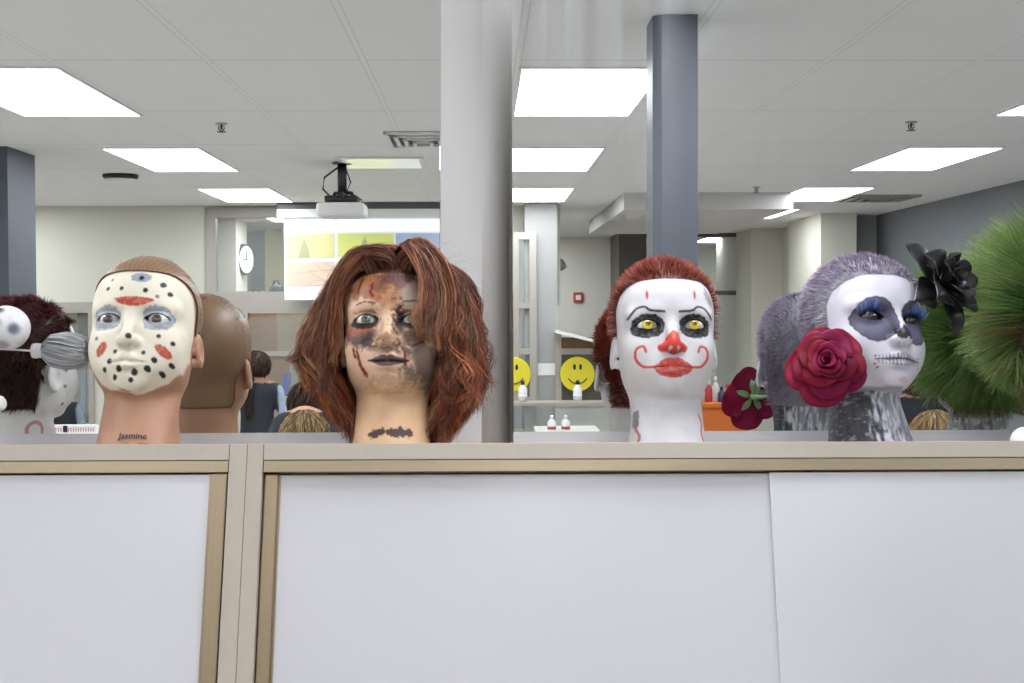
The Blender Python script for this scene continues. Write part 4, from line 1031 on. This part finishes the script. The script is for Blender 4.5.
# dark bags on the ledge of the high window
for k, (u0, u1, v0) in enumerate(((248, 266, 291), (269, 285, 284))):
    w2 = (at(u1, 11.8)-at(u0, 11.8))/2; h = zt(v0, 11.8)-zt(303, 11.8)
    e = room_empty('duffel_bag', ['low flat black bag lying on the ledge behind the high window', 'taller black bag on the ledge behind the high window, by the screen'][k], 'bag', at((u0+u1)/2, 11.8), 11.8, zt(303, 11.8), 'black bags on the ledge')
    MB().lathe([(.02, -w2), (h*.45, -w2+.02), (h*.5, -w2*.5), (h*.52, 0), (h*.5, w2*.5), (h*.45, w2-.02), (.02, w2)], 20, M=Matrix.Rotation(pi/2, 4, 'Y'), c=(0, 0, h*.52)).build('bag_body', M['black'], e)
    MB().tube([(-w2*.5, 0, h*.9), (-w2*.2, 0, h*1.25), (w2*.2, 0, h*1.25), (w2*.5, 0, h*.9)], .01).build('handle', M['black'], e)
rbox('trim_3', at(216, tL), at(330, tL), 11.5, 12.2, zt(306, 11.8), zt(303, 11.8), M['frame'], 'structure')
# boards and shelving behind the lower windows
def slab(name, label, cat, u0, u1, v0, v1, t, m, th=.02, group=None, bev=.004):
    a0, a1 = at(u0, t), at(u1, t); e = MB().box(-(a1-a0)/2, (a1-a0)/2, 0, th, 0, zt(v0, t)-zt(v1, t), bev).build(name, m)
    e.location = room((a0+a1)/2, t, zt(v1, t)); e.rotation_euler.z = ROT
    return tag(e, label, cat, group)
rbox('wall_store', AL, at(470, 12.1), 12.6, 12.7, 0, zt(307, 12.1), mat('store room wall', '#cfc8b0', .7), 'structure')
slab('cardboard_panel', 'tan cardboard panel behind the lower window beside the brown hair net reflection', 'panel', 245, 277, 308, 351, 12.59, M['boardbrown'])
slab('cardboard_panel', 'beige panel behind the lower window next to the tan cardboard one', 'panel', 277, 312, 308, 351, 12.59, M['boardbeige'])
slab('cardboard_panel', 'orange tan panel below the window bar, above the seated people', 'panel', 262, 289, 357, 400, 12.59, M['boardbrown'])
slab('binder', 'thin blue binder standing at the lower window', 'binder', 286, 291, 371, 393, 11.7, mat('blue plastic', '#3058b0', .4), .2)
slab('window_ledge', 'pale ledge under the blue binder', 'shelf', 276, 330, 393, 400, 11.7, M['paper'], .3)
slab('notice_panel', 'pale yellow panel in the narrow left window', 'panel', 62, 80, 308, 345, 12.59, mat('pale yellow board', '#d8cf9f', .7))
slab('picture_frame', 'brown wooden panel in the narrow left window', 'panel', 81, 97, 310, 350, 12.59, M['wood'])
mo = room_empty('monitor', 'screen showing a pale blue page in the narrow left window', 'monitor', at(77, 11.9), 11.9, zt(425, 11.9)+.004)
MB().box(-.12, .12, 0, .03, .13, .52, .006).build('casing', M['white'], mo); MB().box(-.10, .10, .031, .034, .16, .49).build('display', mat('lit display', '#9fb8d8', .3, emit=('#a9c4e6', .2)), mo)
MB().box(-.02, .02, .0, .02, 0, .14).box(-.08, .08, -.05, .08, 0, .012).build('stand', M['white'], mo)
MB().box(-.06, .06, .035, .037, .22, .44).build('page', M['paper'], mo)
# projection screen with its picture
sc = room_empty('projection_screen', 'white projection screen with a projected grid of pale pictures', 'screen', at(365, 11.0), 11.0, CEIL-.005)
w2 = (at(446, 11)-at(286, 11))/2; zb = zt(298, 11)-CEIL
MB().box(-w2-.05, w2+.05, -.04, .06, -.05, -.001, .008).build('screen_casing', mat('dark casing', '#575a5a', .5), sc)
MB().box(-w2-.05, w2+.05, -.02, .06, -.12, -.05, .004).build('casing_lid', M['paper'], sc)
MB().box(-w2, w2, -.002, .002, zb, -.12).build('sheet', mat('lit screen', '#e6eaf2', .7, emit=('#d9e2f4', .22)), sc)
ems = {'w': ('#ffffff', 1.0), 'y': ('#d6cf98', .6), 'g': ('#ccd37c', .6), 'b': ('#a4afc8', .5), 'p': ('#d0bba6', .6), 'd': ('#a9ac88', .5)}
pm = {k: mat('projected '+k, c_, .8, emit=(c_, e_*.45)) for k, (c_, e_) in ems.items()}
def pic(name, u0, u1, v0, v1, k, y=.004):
    a = at(365, 11); MB().box(at(u0, 11)-a, at(u1, 11)-a, y, y+.003, zt(v1, 11)-CEIL, zt(v0, 11)-CEIL).build(name, pm[k], sc)
pic('projected_picture', 287, 445, 218, 230, 'w')
for u0, u1, k in ((287, 335, 'y'), (338, 394, 'g'), (396, 446, 'b')): pic('projected_picture', u0, u1, 232, 256, k)
for u0, u1, k in ((287, 335, 'p'), (338, 394, 'y'), (396, 446, 'p')): pic('projected_picture', u0, u1, 260, 284, k)
for u, v in ((305, 247), (365, 246)):
    a = at(365, 11); MB().prism([(at(u-6, 11)-a, zt(v+9, 11)-CEIL), (at(u+6, 11)-a, zt(v+9, 11)-CEIL), (at(u+3, 11)-a, zt(v-3, 11)-CEIL), (at(u, 11)-a, zt(v-11, 11)-CEIL), (at(u-3, 11)-a, zt(v-3, 11)-CEIL)], .008, .011).build('projected_figure', pm['d'], sc)
# projector on its pole
tp = 8.0
pj = room_empty('projector', 'white ceiling projector with black mount and loose cables', 'projector', at(343, tp), tp, CEIL)
zb = zt(203, tp)-CEIL
MB().lathe([(.06, -.012), (.06, -.002)], 20).build('ceiling_plate', M['black'], pj)
MB().lathe([(.028, zb+.06), (.028, -.012)], 14).build('pole', M['black'], pj)
MB().box(-.145, .145, -.13, .13, zb-.085, zb, .02).build('projector_body', M['white'], pj)
MB().lathe([(.035, 0), (.04, .03), (.03, .035)], 18, M=Matrix.Rotation(pi/2, 4, 'X'), c=(-.06, -.12, zb-.045)).build('lens', M['black'], pj)
b = MB(); b.box(-.10, .10, -.08, .08, zb+.005, zb+.045, .01); b.box(-.02, .02, -.12, .12, zb+.03, zb+.06)
b.tube([(-.09, -.1, zb-.02), (-.05, -.06, zb+.07), (.05, -.06, zb+.07), (.10, -.1, zb-.02)], .012); b.tube([(.02, -.14, zb-.05), (-.03, -.14, zb), (.06, -.13, zb+.05)], .01)
b.build('mount_bracket', M['black'], pj)
MB().tube([(-.01, 0, -.02), (-.11, -.02, -.09), (-.12, -.02, -.16), (-.06, -.05, zb+.03), (.0, -.1, zb), (.07, -.12, zb+.03)], .006).tube([(.02, 0, -.03), (.05, -.02, -.12), (.03, 0, zb+.08), (.12, 0, zb+.02)], .004).build('cable', M['black'], pj)
# ceiling pieces
def sprinkler(u, v, label):
    t = .9*1307/(309-v); e = room_empty('sprinkler', label, 'sprinkler', at(u, t), t, CEIL, 'ceiling sprinklers')
    MB().lathe([(.028, -.006), (.03, -.001)], 16).build('collar', M['frame'], e)
    MB().tube([(0, 0, -.004), (0, 0, -.03)], .006).tube([(-.012, 0, -.012), (-.014, 0, -.028), (0, 0, -.04)], .003).tube([(.012, 0, -.012), (.014, 0, -.028), (0, 0, -.04)], .003).lathe([(.022, -.044), (.022, -.041)], 12).build('deflector', M['darkframe'], e)
sprinkler(224, 123, 'small ceiling sprinkler above the left row of light panels')
sprinkler(913, 122, 'small ceiling sprinkler above the right row of light panels')
sprinkler(757, 187, 'small far ceiling sprinkler beside the white box duct')
e = room_empty('ceiling_speaker', 'dark rimmed round ceiling fitting beside the left row of light panels', 'ceiling fitting', at(124, 8.7), 8.7, CEIL)
MB().lathe([(.10, -.03), (.115, -.02), (.115, -.001)], 28).build('rim', M['black'], e); MB().lathe([(.04, -.052), (.085, -.045), (.098, -.03)], 28).build('cover', M['white'], e)
def vent(a, t, w, d, label, m):
    e = room_empty('ceiling_vent', label, 'vent', a, t, CEIL); b = MB()
    for k in range(4):
        f = 1-k*.24; z = -.003-.006*k
        for x0, x1, y0, y1 in ((-w*f, -w*f+.02, -d*f, d*f), (w*f-.02, w*f, -d*f, d*f), (-w*f, w*f, -d*f, -d*f+.02), (-w*f, w*f, d*f-.02, d*f)): b.box(x0, x1, y0, y1, z-.012, z)
    b.build('vent_rings', m, e); MB().box(-w, w, -d, d, -.002, -.0005).build('backing', M['black'], e)
vent(at(424, 6.9), 6.9, .19, .28, 'square louvred ceiling vent beside the pilaster', M['white'])
vent(at(878, 10.6), 10.6, .28, .28, 'flat louvred ceiling vent behind the right row of light panels', M['frame'])
e = room_empty('ceiling_panel', 'shiny ceiling panel, screen reflection painted in as tint and glow, in front of the projector pole', 'ceiling panel', at(383, 8.0), 8.0, CEIL)
MB().box(-.26, .26, -.28, .28, -.008, -.001, .002).build('panel_frame', M['white'], e); MB().box(-.23, .23, -.25, .25, -.0105, -.008).build('panel_sheet', mat('painted reflection panel', '#e6e8d2', .15, emit=('#e6ead0', .35)), e)  # reflection of the screen put into the sheet as colour and faint emission
rbox('trim_4', at(624, 10.1), at(794, 10.1), 10.1, 13.4, CEIL-.13, CEIL, M['wall'], 'structure')
# blue grey columns
def column(a0, a1, t0, t1, m, n, ch=.0):
    p = [(a0+ch, -t0), (a0, -t0-ch), (a0, -t1), (a1, -t1), (a1, -t0)] if ch else [(a0, -t0), (a0, -t1), (a1, -t1), (a1, -t0)]
    o = MB().vprism(p, 0, CEIL-.001).build('pillar', m); o.location = (CV.x, CV.y, 0); o.rotation_euler = (0, 0, ROT); o['kind'] = 'structure'; o.name = n
column(at(653, 4.02), at(697, 4.02), 4.0, 4.17, M['bluegrey'], 'trim_5', .025)
column(at(-90, 7.2), at(13, 7.2), 7.2, 7.64, M['darkblue'], 'trim_6')
# deeper part of the room at the right
tB = 16.3
rbox('wall_far', at(540, tB), at(617, tB), tB, tB+.2, 0, CEIL, mat('far wall', '#dedcd0', .7), 'structure')
rbox('wall_far.001', at(617, 15.5), at(641, 15.5), 15.3, 16.5, 0, CEIL, M['darkframe'], 'structure')
rbox('wall_far.002', at(752, 14.6), at(783, 14.6), 14.6, 16.8, 0, CEIL, M['wallbeige'], 'structure')
rbox('wall_far.003', at(783, 14.6), at(806, 14.6), 14.2, 15.0, 0, CEIL, M['wall'], 'structure')
rbox('wall_far.004', at(806, 14.6), at(850, 14.6), 14.7, 14.9, 0, CEIL, mat('dark navy door', '#454b57', .5), 'structure')
rbox('wall_far.005', at(822, 12.3), at(858, 12.3), 12.3, 13.6, 0, CEIL, M['wallbeige'], 'structure')
rbox('wall_far.006', at(858, 12.6), AR+.01, 12.6, 12.9, 0, CEIL, mat('grey return wall', '#8e9090', .6), 'structure')
rbox('wall_far.007', at(600, 19), 7.9, 18.6, 18.8, 0, CEIL, mat('pale far wall', '#d3d4c8', .7), 'structure')
window('window_5', 641, 752, 232, 560, 15.5, bars_v=(293,), m=M['darkframe'], fw=.06)
light(k0, 'bright rectangular ceiling light panel behind the dark framed window, right of the blue grey column', at(720, 17.0), 17.0)
# half-height glazed screen with smiling faces
wn = room_empty('glazed_screen', 'half-height greige glazed screen with a white sheet leaning on top', 'screen', at(592, 11.0), 11.0, 0)
w2 = (at(632, 11)-at(557, 11))/2; za, zb_, zc_ = zt(500, 11), zt(407, 11), zt(331, 11)
MB().box(-w2, w2, 0, .05, 0, zb_).build('lower_panel', mat('pale screen panel', '#c6c9bf', .6), wn)
b = MB().box(-w2, -w2+.05, -.01, .06, zb_, zc_); b.box(w2-.05, w2, -.01, .06, zb_, zc_); b.box(-w2+.05, w2-.05, -.01, .06, zb_, zb_+.05); b.box(-w2+.05, w2-.05, -.01, .06, zt(354, 11), zt(348, 11)); b.build('screen_frame', M['frame'], wn)
MB().box(-w2+.05, w2-.05, .03, .035, zt(348, 11), zc_-.05).build('wooden_infill', M['wood'], wn)
MB().box(-w2+.05, w2-.05, .04, .045, zb_+.05, zt(354, 11)).build('dark_pane', mat('dark pane', '#585448', .3), wn)
b = MB().prism([(-w2-.01, zt(329, 11)), (w2, zt(348, 11)), (w2, zt(351, 11)), (-w2-.01, zt(332, 11))], -.03, .30); b.build('leaning_sheet', M['paper'], wn)
def smiley(u, v, t, r, label):
    e = room_empty('smiley_disc', label, 'wall decoration', at(u, t), t, zt(v, t), 'yellow smiley discs')
    MR = Matrix.Rotation(pi/2, 4, 'X')
    MB().lathe([(r*.97, 0), (r, .004), (r, .012), (r*.97, .016)], 40, M=MR).build('disc', mat('yellow card', '#e3d32e', .6), e)
    b = MB()
    for s in (-1, 1): b.lathe([(.001, .001), (r*.10, .002), (r*.10, .004)], 14, M=Matrix.Translation((s*r*.17, .006, r*.42)) @ Matrix.Diagonal((.8, 1, 1.7, 1)) @ MR)
    b.tube([(r*.62*sin(a), .003, -r*.62*cos(a)+r*.08) for a in np.linspace(-1.05, 1.05, 14)], r*.03)
    b.build('smile', M['black'], e)
smiley(577, 374, 10.85, .145, 'yellow smiling face disc in the glazed screen beside the red hair')
smiley(513, 374, 10.95, .145, 'yellow smiling face disc cut by the mirror edge')
def bottle(u, v0, v1, t, r, label, group, m, cap, label_m=None, stripe=True):
    h = zt(v0, t)-zt(v1, t); e = room_empty('bottle', label, 'bottle', at(u, t), t, zt(v1, t), group)
    MB().lathe([(r*.9, 0), (r, .01*h/.1), (r, h*.58), (r*.55, h*.72), (r*.4, h*.78)], 18).build('bottle_body', m, e)
    MB().lathe([(r*.45, h*.78), (r*.45, h*.94), (r*.3, h)], 14).build('cap', cap, e)
    if stripe: MB().lathe([(r*1.02, h*.12), (r*1.02, h*.3)], 18).build('band', label_m or M['paper'], e)
    return e
redm = mat('red plastic', '#b5403a', .5)
bottle(577, 380, 400, 10.6, .036, 'white pump bottle in front of the yellow smiling face by the red hair', 'white pump bottles', M['white'], M['black'])
bottle(522, 380, 400, 10.6, .036, 'white pump bottle in front of the smiling face at the mirror edge', 'white pump bottles', M['white'], M['black'])
slab('bottle_shelf', 'narrow shelf carrying the white pump bottles', 'shelf', 508, 630, 400, 403, 10.75, M['frame'], .3, bev=0)
bottle(551, 415, 431, 9.0, .030, 'small white bottle with red base, left one of two on the counter', 'small white bottles', M['white'], M['white'], redm)
bottle(565, 415, 431, 9.0, .030, 'small white bottle with red base, right one of two on the counter', 'small white bottles', M['white'], M['white'], redm)
def counter(u0, u1, v, t, dpt, label, m, top=None):
    a0, a1 = at(u0, t), at(u1, t); z = zt(v, t)
    e = room_empty('counter', label, 'counter', (a0+a1)/2, t, 0); w_ = (a1-a0)/2
    MB().box(-w_+.02, w_-.02, -dpt+.03, -.03, 0, z-.04).build('counter_body', m, e); MB().box(-w_, w_, -dpt, 0, z-.04, z, .004).build('worktop', top or m, e)
counter(535, 600, 431, 8.9, .4, 'pale counter with two small white bottles', mat('pale counter', '#c9ccc4', .6))
counter(20, 110, 430.5, 9.2, .4, 'pale counter under the long pink striped carton', M['paper'])
cr = slab('carton', 'long white carton with pink stripes on a counter beside the cream painted face', 'box', 43, 100, 421.5, 429.6, 9.3, M['paper'], .06)
pink = mat('pink print', '#c08f98', .6)
b = MB()
for k in range(22): x = -.19+.0175*k; b.box(x, x+.008, .060, .0615, .012, .040)
b.build('printed_stripes', pink, cr); MB().box(-.03, .0, .0601, .062, .008, .055).build('dark_band', M['black'], cr)
rbox('trim_7', at(534, 10.9), at(558, 10.9), 11.03, 11.05, 0, .1, M['frame'], 'structure')
slab('paper_notice', 'blank white paper notice on the white pilaster', 'notice', 537, 556, 363, 375, 11.045, M['paper'], .003, bev=0)
e = slab('fire_alarm', 'red and white fire alarm box on the far wall', 'fire alarm', 573, 582, 292, 302, 16.299, redm, .05)
MB().box(-.03, .035, .05, .055, .03, .09).build('white_label', M['paper'], e)
e = room_empty('wall_speaker', 'grey rounded fitting on the edge of the white pilaster', 'fitting', at(560, 11.9), 11.9, zt(264, 11.9))
MB().lathe([(.02, -.07), (.055, -.02), (.06, .03), (.02, .045)], 18, M=Matrix.Rotation(.9, 4, 'Y')).build('shade', M['frame'], e); MB().box(-.08, 0, -.02, .02, -.02, .02).build('bracket', M['frame'], e)
e = slab('wall_sign', 'small blue sign on the far wall beside the lilac hair', 'sign', 795, 803, 265, 276, 14.15, mat('blue sign', '#55607f', .5), .01)
counter(62, 96, 425.3, 11.8, .5, 'pale counter under the monitor in the narrow left window', M['paper'])
# orange counter with bottles and a practice head
counter(690, 752, 404, 12.0, .5, 'orange counter with clutter behind the clown head', M['orange'])
for k, (u, h, cl, cp, lb) in enumerate(((702, 18, '#d8d4d0', '#b5403a', 'white bottle with red cap, leftmost on the orange counter'), (709, 24, '#b5403a', '#e4e4e2', 'tall red bottle on the orange counter'), (716, 27, '#dedede', '#dedede', 'tall white bottle on the orange counter'), (722, 17, '#39405c', '#26262a', 'dark blue bottle on the orange counter'), (728, 20, '#d6c6c0', '#b5403a', 'pinkish bottle on the orange counter beside the rose reflection'))):
    bottle(u, 404-h, 403.8, 12.25-.08*(k % 2), .034, lb, 'bottles on the orange counter', mat('bottle %d' % k, cl, .4), mat('cap %d' % k, cp, .4), stripe=False)

# ------------------------------------------------------------------ people in the room
def grow(segs, h, k=.05):
    A = np.array([s_[0] for s_ in segs]+[s_[1] for s_ in segs]); mr = max(max(s_[2:4]) for s_ in segs)+.06
    lo, hi = A.min(0)-mr, A.max(0)+mr
    ax = [np.arange(lo[i], hi[i]+h, h, dtype=np.float32) for i in range(3)]; X, Y, Z = np.meshgrid(*ax, indexing='ij'); F = None
    for a, b, ra, rb, sy in segs:
        a = np.array(a); d = np.array(b)-a; L_ = float(d@d)+1e-9
        t = np.clip(((X-a[0])*d[0]+(Y-a[1])*d[1]+(Z-a[2])*d[2])/L_, 0, 1)
        f = np.sqrt((X-a[0]-t*d[0])**2+((Y-a[1]-t*d[1])/sy)**2+(Z-a[2]-t*d[2])**2)-(ra+(rb-ra)*t)
        F = f if F is None else smin(F, f, k)
    V, Q = surface_nets(F, lo, h); return relax(V, Q, 2, .5), Q
def person(label, a, t, top, rz, shirt, sleeve, hair, skin='#c79a7c', trousers='#2b2d33', ponytail=False, bend=0.0, h=.02, armup=0.0):
    """standing figure facing -Y in its own frame; top = height of the crown"""
    s = top/1.70; e = room_empty('person', label, 'person', a, t, 0, rz=rz)
    q = lambda x, y, z: (x*s, (y-bend*max(0, z-.95)*.9)*s, (z-bend*max(0, z-.95)*.35)*s)
    S = [(q(0, 0, .95), q(0, 0, 1.10), .155*s, .135*s, .72), (q(0, 0, 1.10), q(0, 0, 1.33), .135*s, .15*s, .72), (q(-.12, 0, 1.38), q(.12, 0, 1.38), .075*s, .075*s, .9),
         (q(0, .01, 1.38), q(0, -.01, 1.52), .055*s, .052*s, 1), (q(0, -.015, 1.585), q(0, -.01, 1.615), .082*s, .088*s, 1.2), (q(0, -.045, 1.53), q(0, -.03, 1.57), .05*s, .06*s, 1.1), (q(0, -.115, 1.565), q(0, -.105, 1.59), .012*s, .010*s, 1)]
    for x in (-1, 1):
        S += [(q(x*.09, 0, .93), q(x*.10, -.01, .50), .088*s, .058*s, 1), (q(x*.10, -.01, .50), q(x*.10, .02, .09), .055*s, .038*s, 1), (q(x*.10, .03, .045), q(x*.11, -.13, .035), .036*s, .030*s, 1),
              (q(x*.175, 0, 1.37), q(x*.235, .02, 1.12), .052*s, .043*s, 1), (q(x*.235, .02, 1.12), q(x*.22, -.10-.1*armup, .92+.25*armup), .040*s, .028*s, 1)]
        hx = q(x*.22, -.10-.1*armup, .92+.25*armup)
        S += [(hx, (hx[0], hx[1]-.03*s, hx[2]-.06*s), .028*s, .030*s, 1)]
        for j in range(4): S += [((hx[0]+(j-1.5)*.014*s, hx[1]-.035*s, hx[2]-.08*s), (hx[0]+(j-1.5)*.016*s, hx[1]-.04*s, hx[2]-(.135+.01*(j in (1, 2)))*s), .009*s, .008*s, 1)]
        S += [((hx[0]-x*.02*s, hx[1]-.035*s, hx[2]-.05*s), (hx[0]-x*.04*s, hx[1]-.055*s, hx[2]-.09*s), .010*s, .009*s, 1)]
    V, Q = grow(S, h, .03)
    C = np.tile(lin(trousers), (len(V), 1)).astype(float); x, y, z = V.T/s
    up = z > .96; C[up] = lin(shirt); zz = z+bend*np.clip(z-.95, 0, 1)*.35
    arm = (np.abs(x) > .185) & (z > .86) & (z < 1.42); C[arm] = lin(sleeve)
    hd = (zz > 1.44); C[hd] = lin(skin); C[(np.abs(x) > .185) & (z < .90+.22*armup) & (z > .72)] = lin(skin); C[z < .075] = lin('#1c1c1e')
    link('body', npmesh('body', V, Q, colors=C), M['cloth'], e)
    # hair: cap strands over the skull
    n = 3600; c = np.array(q(0, -.005, 1.60)); th = np.arccos(rng.uniform(-.55, 1, n)); ph = rng.uniform(0, 2*pi, n)
    D = np.stack([np.sin(th)*np.cos(ph), np.sin(th)*np.sin(ph), np.cos(th)], 1); D = D[(D[:, 1] > -.35) | (D[:, 2] > .5)]
    n = len(D); R0 = c+D*np.array([.092, .108, .100])*s; t_ = np.linspace(0, 1, 6)[None, :, None]
    fl = np.array([0, .25, -1.0])-D*np.sum(D*np.array([0, .25, -1.0]), 1, keepdims=True)
    LL = .09 if ponytail else .15
    pts = R0[:, None]+fl[:, None]*t_*LL*s+D[:, None]*(.010*np.sin(t_*3))*s+rng.normal(0, .002, (n, 1, 3))
    cols = shade(hair, n)
    if ponytail:
        m = 500; tt = np.linspace(0, 1, 12)[None, :]; a_ = rng.uniform(0, 6.28, (m, 1)); rr = .028*np.sqrt(rng.uniform(0, 1, (m, 1)))*(1+.25*np.sin(tt*22))
        cx = q(-.03, .10, 1.50); py = np.stack([cx[0]+rr*np.cos(a_+tt*6)*s-.03*tt, cx[1]+rr*np.sin(a_+tt*6)*s+.02+0*tt, cx[2]-.36*tt*s+0*a_], -1)
        sk = np.linspace(0, 1, 12); pts = np.stack([np.stack([np.interp(sk, t_[0, :, 0], pts[i, :, k]) for k in range(3)], 1) for i in range(n)])
        pts = np.concatenate([pts, py]); cols = np.concatenate([cols, shade(hair, m)])
    ribbons('hair', pts*100, np.full(len(pts), .45*s), cols, e, taper=.6)
    return e
M['cloth'] = mat('cloth', '#ffffff', .8, attr='paint', var=(60, .1), bump=(200, .2))
BRN = ['#3a2a20', '#5a4432', '#2a1d16']; BLD = ['#a58a62', '#8a6f4a', '#c2a87e', '#6f5638']
# they turn away from the mirror (rz = pi)
person('person seen from behind with brown braid, dark vest and light blue sleeves', at(257, 10.6), 10.6, zt(350, 10.6), 0, '#2b2e35', '#a3b1c4', BRN, ponytail=True)
person('person in a dark top bending forward behind the blond one, by the auburn wig', at(299, 8.2), 8.2, 1.66, 0, '#26272c', '#26272c', BRN, bend=.75)
person('person with wavy blond hair, only the top of the head above the ledge', at(304, 6.4), 6.4, zt(410, 6.4), 0, '#33353c', '#33353c', BLD)
person('person in dark clothes with grey blue sleeves behind the skull-painted neck', at(926, 7.4), 7.4, zt(352, 7.4), 0, '#24262b', '#77808f', BRN, armup=.4)
person('person with light hair, low behind the green fur reflection', at(938, 5.9), 5.9, zt(414, 5.9), 0, '#3a3c44', '#3a3c44', BLD)
person('person in black standing at the narrow left window', at(58, 9.9), 9.9, zt(368, 9.9), 0, '#222429', '#7c8796', BRN)
# end of the scene
